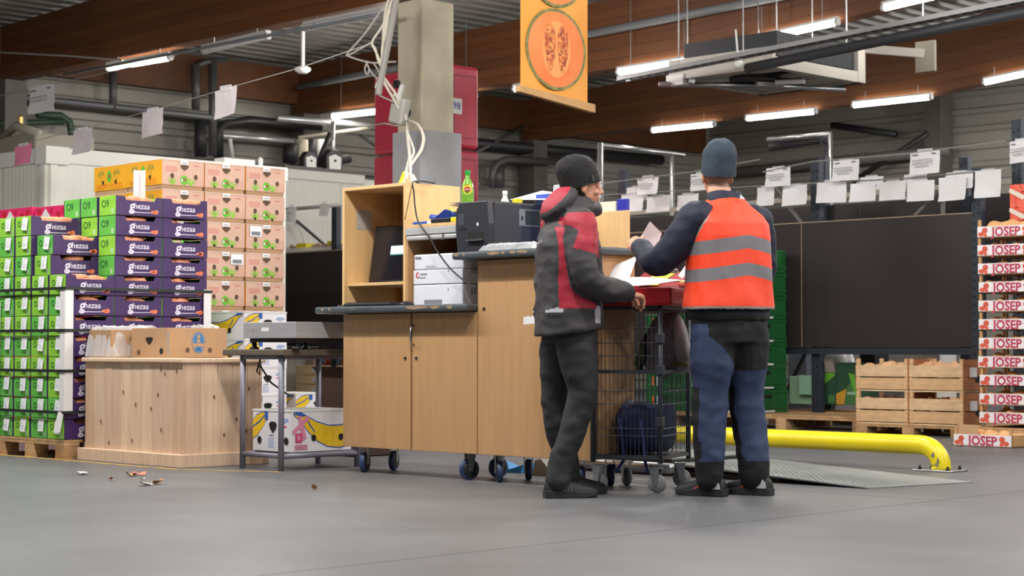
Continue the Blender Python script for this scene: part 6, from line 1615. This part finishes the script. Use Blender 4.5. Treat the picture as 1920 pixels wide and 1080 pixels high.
SHL, ELL, WRL = (-.185, .0, 1.40), (-.25, .06, 1.13), (-.10, .30, 1.06)
for S_, E_, W_ in ((SHR, ELR, WRR), (SHL, ELL, WRL)): limb(b, [S_, E_, W_], [.045, .038, .026])
hand(b, WRR, (-.12, .95, -.12), (-.2, -.1, -1), (-.95, .1, .12), (.55, .75, .5)); hand(b, WRL, (.15, .95, -.1), (.2, 0, -1), (.95, 0, .1), (.35, .5, .4))
for P in (((.085, 0, .90), (.10, .03, .52), (.095, -.10, .09)), ((-.085, 0, .90), (-.10, -.02, .50), (-.10, .03, .09))): limb(b, P, [.075, .05, .034])
b1 = fuse(b, 'body', .0058, m1, [skin, hairm], lambda c, n: 1 if (c.y < HC[1]-.005 and c.z > HC[2]-.075 and abs(c.x) < .079 and c.z > 1.53 and not (abs(c.x) > .070 and c.y > HC[1]-.04)) else 0, 2)
j = MB()
loft(j, [(0, 0, .855, .220, .165, .15), (0, .0, .87, .224, .170, .15), (0, -.0, 1.0, .215, .164, .08), (0, .005, 1.15, .215, .166), (0, .0, 1.30, .220, .160), (0, -.0, 1.38, .205, .136), (0, .0, 1.44, .14, .105), (0, .02, 1.49, .09, .09)])
for S_, E_, W_ in ((SHR, ELR, WRR), (SHL, ELL, WRL)):
    W2 = Vector(W_)*.99+Vector(E_)*.01; limb(j, [Vector(S_)+Vector((-.05 if S_[0] > 0 else .05, 0, .0)), S_, E_, W2], [.085, .088, .070, .052], 18)
    limb(j, [Vector(E_)*.12+W2*.88, W2], [.055, .053], 16)
# hood lying on the back, high collar
ellipsoid(j, (0, -.050, 1.53), (.150, .118, .062), None, Matrix.Rotation(.82, 3, 'X')); ellipsoid(j, (0, .005, 1.50), (.135, .125, .060), None, Matrix.Rotation(.45, 3, 'X')); ellipsoid(j, (0, .0, 1.45), (.15, .12, .07))
ring = [(.108*math.sin(a), .045+.10*math.cos(a), 1.488+.015*math.cos(a)) for a in [2*PI*k/16 for k in range(17)]]
limb(j, ring, [.036]*17, 12, 2)
def segd(c, A, B):
    A = Vector(A); B = Vector(B); t = max(0, min(1, (c-A).dot(B-A)/max(1e-9, (B-A).length_squared))); return (c-(A+(B-A)*t)).length
def pick1(c, n):
    x, y, z = c; ax = abs(x)
    S_, E_, W_ = (SHR, ELR, WRR) if x > 0 else (SHL, ELL, WRL)
    if z > 1.45 and ax < .17 and y < .03:                  # hood
        return 1 if (y+.139)*.73-(z-1.47)*.68 < -.006 else 0
    arm = min(segd(c, S_, E_), segd(c, E_, W_)) < .10 and ax > .17 or (y > .16 and z > .95 and ax > .1 and z < 1.25)
    if ax > .10 and z > 1.262-.25*y and y > -.045-.35*max(0, 1.38-z)-1.1*max(0, z-1.37) and z < 1.47 and (arm or z > 1.33): return 1
    if not arm and ax > .10 and -.115 < y < -.035+.30*(1.36-z) and .975 < z < 1.40: return 1
    if ax > .09 and -.165 < y < -.10 and .955 < z < .965+.40*(y+.165): return 2
    if ax > .09 and .07 < y < .11 and .90 < z < .99: return 2
    if arm and z < 1.19 and segd(c, W_, W_) < .05: return 3
    return 0
fuse(j, 'jacket', .0068, m1, [jg, jrd, jlg, jdk], pick1, 6, .012, 7, (1, 1, 1.7), 2, keep=None)
p = MB(); p.add([(-.02, -.168, 1.318), (.03, -.168, 1.332), (.06, -.165, 1.335), (.05, -.166, 1.326), (.0, -.168, 1.314)], [(0, 1, 2, 3, 4)], jlg); p.obj('back_emblem', m1)
p = MB()
for k in range(3): p.tube([(.236-.001*k, -.01+.01*k, 1.385-.012*k), (.236, .04+.012*k, 1.378-.012*k)], .003, jlg, 5)
t = MB()
tr_m = mat('trousers_charcoal', (34, 34, 38), .75, bump=.15, bscale=110)
loft(t, [(0, -.0, .80, .165, .125), (0, -.0, .90, .165, .12), (0, 0, .97, .16, .115)])
limb(t, [(.075, -.0, .88), (.10, .018, .70), (.105, .035, .55), (.10, -.01, .36), (.097, -.07, .20), (.095, -.10, .085)], [.112, .103, .080, .073, .064, .066], 18)
limb(t, [(-.078, 0, .88), (-.10, -.02, .70), (-.105, -.03, .54), (-.103, -.02, .35), (-.10, .02, .20), (-.10, .03, .085)], [.112, .100, .080, .072, .064, .066], 18)
fuse(t, 'trousers', .008, m1, [tr_m], None, 2, .011, 6.5, (1.2, 1.2, 1.7), 5)
shb = mat('shoe_black', (18, 18, 20), .55); shs = mat('shoe_sole', (36, 36, 38), .65)
shoe(m1, (.097, -.065, 0), -.08, shb, shs, None, mat('shoe_grey', (110, 112, 114), .5), .30); shoe(m1, (-.10, .075, 0), .05, shb, shs, None, mat('shoe_grey', (110, 112, 114), .5), .30)
bn1 = beanie(m1, (HC[0], HC[1]-.012, HC[2]+.035), -.12, mat('beanie_black', (17, 16, 17), .85, bump=.3, bscale=90), (.089, .108), .150, tilt=.28, slouch=(0, -.025), seed=3, brim=0)
MB().box(.086, .09, .045, .055, -.02, .012, mat('beanie_tag', (60, 60, 60), .6)).obj('tag', bn1)

# ----- man 2: dark blue beanie, orange vest
G_ = onz(1368, 929)
m2 = thing('person', 'person in orange reflective vest and blue grey beanie seen from behind reading papers', 'person', (G_.x, G_.y, 0), math.radians(75))
nv = mat('jacket_navy', (20, 27, 48), .7, bump=.12, bscale=90); org = mat('vest_orange', (246, 70, 34), .6, bump=.08, bscale=100); rf = mat('reflective_band', (122, 120, 124), .4); trim = mat('vest_trim', (150, 140, 136), .5)
trb = mat('trousers_blue', (47, 60, 92), .75, bump=.12, bscale=110); trk = mat('trousers_black', (17, 16, 19), .75)
b = MB(); HC = (-.0, .10, 1.685)
head(b, HC, -.42, 1.02)
limb(b, [(0, .02, 1.40), (0, .05, 1.50), (0, .08, 1.60)], [.075, .066, .064])
loft(b, [(0, 0, .92, .15, .11), (0, 0, 1.10, .15, .10), (0, .01, 1.30, .17, .11), (0, .01, 1.43, .16, .09), (0, .02, 1.50, .08, .065)])
SHR, ELR, WRR = (.195, .02, 1.44), (.268, .085, 1.165), (.17, .31, 1.11)
SHL, ELL, WRL = (-.205, .02, 1.445), (-.325, .155, 1.225), (-.285, .405, 1.315)
for S_, E_, W_ in ((SHR, ELR, WRR), (SHL, ELL, WRL)): limb(b, [S_, E_, W_], [.045, .042, .030])
hand(b, WRL, (-.05, .8, .35), (.75, .3, -.45), (.35, .2, .9), (.65, .8, .6), 1.05); hand(b, WRR, (-.2, .9, -.1), (-.3, -.1, -1), (-.9, 0, .2), (.4, .5, .4), 1.05)
for P in (((.10, 0, .93), (.115, .015, .52), (.13, -.04, .09)), ((-.10, 0, .93), (-.105, .025, .52), (-.12, .02, .09))): limb(b, P, [.08, .055, .038])
def hair2(c, n):
    d = Matrix.Rotation(.42, 3, 'Z') @ (Vector(c)-Vector(HC)); return 1 if (d.y < -.03 and d.z > -.06 and abs(d.x) < .07 and c.z > 1.61) else 0
fuse(b, 'body', .006, m2, [skin, mat('cropped_hair', (150, 116, 96), .8)], hair2, 2)
j = MB()
loft(j, [(0, 0, .915, .222, .158), (0, 0, .93, .226, .162), (0, 0, 1.1, .218, .150), (0, -.005, 1.30, .215, .142), (0, -.005, 1.42, .195, .12), (0, .0, 1.48, .15, .10), (0, .02, 1.53, .10, .09), (0, .045, 1.585, .088, .085), (0, .05, 1.60, .085, .083)])
for S_, E_, W_, wr_ in ((SHR, ELR, WRR, .052), (SHL, ELL, WRL, .050)):
    limb(j, [Vector(S_)+Vector((-.05 if S_[0] > 0 else .05, 0, 0)), S_, E_, Vector(W_)], [.082, .092, .080, wr_], 18); limb(j, [Vector(E_)*.14+Vector(W_)*.86, Vector(W_)], [.052, .050], 16)
fuse(j, 'work_jacket', .009, m2, [nv, trk], lambda c, n: 1 if c.z < .95 else 0, 5, .012, 7, (1, 1, 1.5), 4)
v = MB()
loft(v, [(0, 0, .972, .252, .184), (0, 0, .985, .254, .186), (0, 0, 1.10, .240, .176), (0, -.003, 1.25, .232, .168), (0, -.006, 1.36, .232, .162), (0, -.006, 1.425, .226, .148), (0, -.002, 1.475, .190, .124), (0, .01, 1.515, .125, .105), (0, .028, 1.548, .10, .098), (0, .035, 1.56, .096, .095)], e=.80)
def pickv(c, n):
    x, y, z = c; dz = -.10*abs(x)+(.02 if y < 0 else 0)
    dz -= .05*abs(x)
    S_, E_ = (SHR, ELR) if x > 0 else (SHL, ELL)
    if z > 1.27 and .090 < segd(Vector(c), S_, E_) < .099: return 2
    return 0
def band_nodes(m, rgb_band, rgb_hem):
    """two reflective bands and a hem, read from the height on the vest (object space)"""
    nt = m.node_tree; N = nt.nodes; L = nt.links; b = N['Principled BSDF']
    tc = N.new('ShaderNodeTexCoord'); sp = N.new('ShaderNodeSeparateXYZ'); L.new(tc.outputs['Object'], sp.inputs[0])
    def mth(op, a, b_=None, c=None):
        n = N.new('ShaderNodeMath'); n.operation = op
        for i, q in enumerate((a, b_, c)):
            if q is None: continue
            if isinstance(q, (int, float)): n.inputs[i].default_value = q
            else: L.new(q, n.inputs[i])
        return n.outputs[0]
    ax = mth('ABSOLUTE', sp.outputs[0]); t = mth('ADD', mth('MULTIPLY', ax, .15), mth('SUBTRACT', sp.outputs[2], .02))
    band = mth('MAXIMUM', mth('COMPARE', t, 1.305, .035), mth('COMPARE', t, 1.163, .033)); hem = mth('LESS_THAN', sp.outputs[2], .988)
    m1_ = N.new('ShaderNodeMix'); m1_.data_type = 'RGBA'; L.new(band, m1_.inputs[0]); m1_.inputs[6].default_value = b.inputs['Base Color'].default_value; m1_.inputs[7].default_value = C(*rgb_band)
    m2_ = N.new('ShaderNodeMix'); m2_.data_type = 'RGBA'; L.new(hem, m2_.inputs[0]); L.new(m1_.outputs[2], m2_.inputs[6]); m2_.inputs[7].default_value = C(*rgb_hem); L.new(m2_.outputs[2], b.inputs['Base Color'])
band_nodes(org, (118, 116, 120), (150, 140, 136))
fuse(v, 'vest', .007, m2, [org, rf, trim], pickv, 3, .012, 5.5, (1.3, 1.3, .8), 8, keep=lambda c: c.z > .974)
p = MB(); p.add([(.0, -.098, 1.553), (.035, -.101, 1.552), (.012, -.088, 1.578)], [(0, 1, 2)], jlg); p.obj('collar_tab', m2)
t = MB()
loft(t, [(0, 0, .80, .19, .145), (0, 0, .90, .19, .145), (0, 0, 1.0, .19, .14)])
limb(t, [(.085, -.01, .90), (.112, -.005, .72), (.118, .01, .54), (.130, .0, .36), (.135, -.03, .20), (.132, -.045, .10)], [.128, .118, .094, .090, .082, .076], 18)
limb(t, [(-.088, 0, .90), (-.105, .0, .72), (-.105, .02, .54), (-.112, .02, .36), (-.12, .015, .20), (-.12, .015, .10)], [.128, .116, .094, .090, .082, .076], 18)
def pickt(c, n):
    x, y, z = c
    if z < .185: return 1
    if z > .655+.95*max(0, -x)+.15*max(0, x-.1) and not (x < -.19 and z < .9): return 1
    if z < .57 and n.y*.5-n.x*.87 > .70: return 1
    return 0
fuse(t, 'trousers', .0064, m2, [trb, trk], pickt, 5, .012, 7, (1, 1, 1.4), 11)
so = mat('shoe_orange', (206, 74, 36), .5); sr = mat('shoe_silver', (186, 188, 190), .35)
shoe(m2, (-.115, .035, 0), .42, shb, shs, so, sr, .31); shoe(m2, (.135, -.03, 0), .42, shb, shs, so, sr, .31)
beanie(m2, (HC[0]+.004, HC[1]-.01, HC[2]+.03), -.42, mat('beanie_slate', (46, 58, 70), .85, bump=.3, bscale=90), (.091, .108), .172, tilt=.12, slouch=(.012, .0), seed=5, brim=0)
# paper in his left hand
HL = m2.matrix_basis
mw = Matrix.Translation((G_.x, G_.y, 0)) @ Matrix.Rotation(math.radians(75), 4, 'Z')
q = [mw @ Vector(p_) for p_ in ((-.25, .50, 1.335), (-.12, .50, 1.30), (-.20, .44, 1.46), (-.10, .47, 1.40))]
tag(MB().add(q, [(0, 1, 3, 2)], paper).obj('held_paper'), 'white paper held up by the man in the orange vest', 'paper')
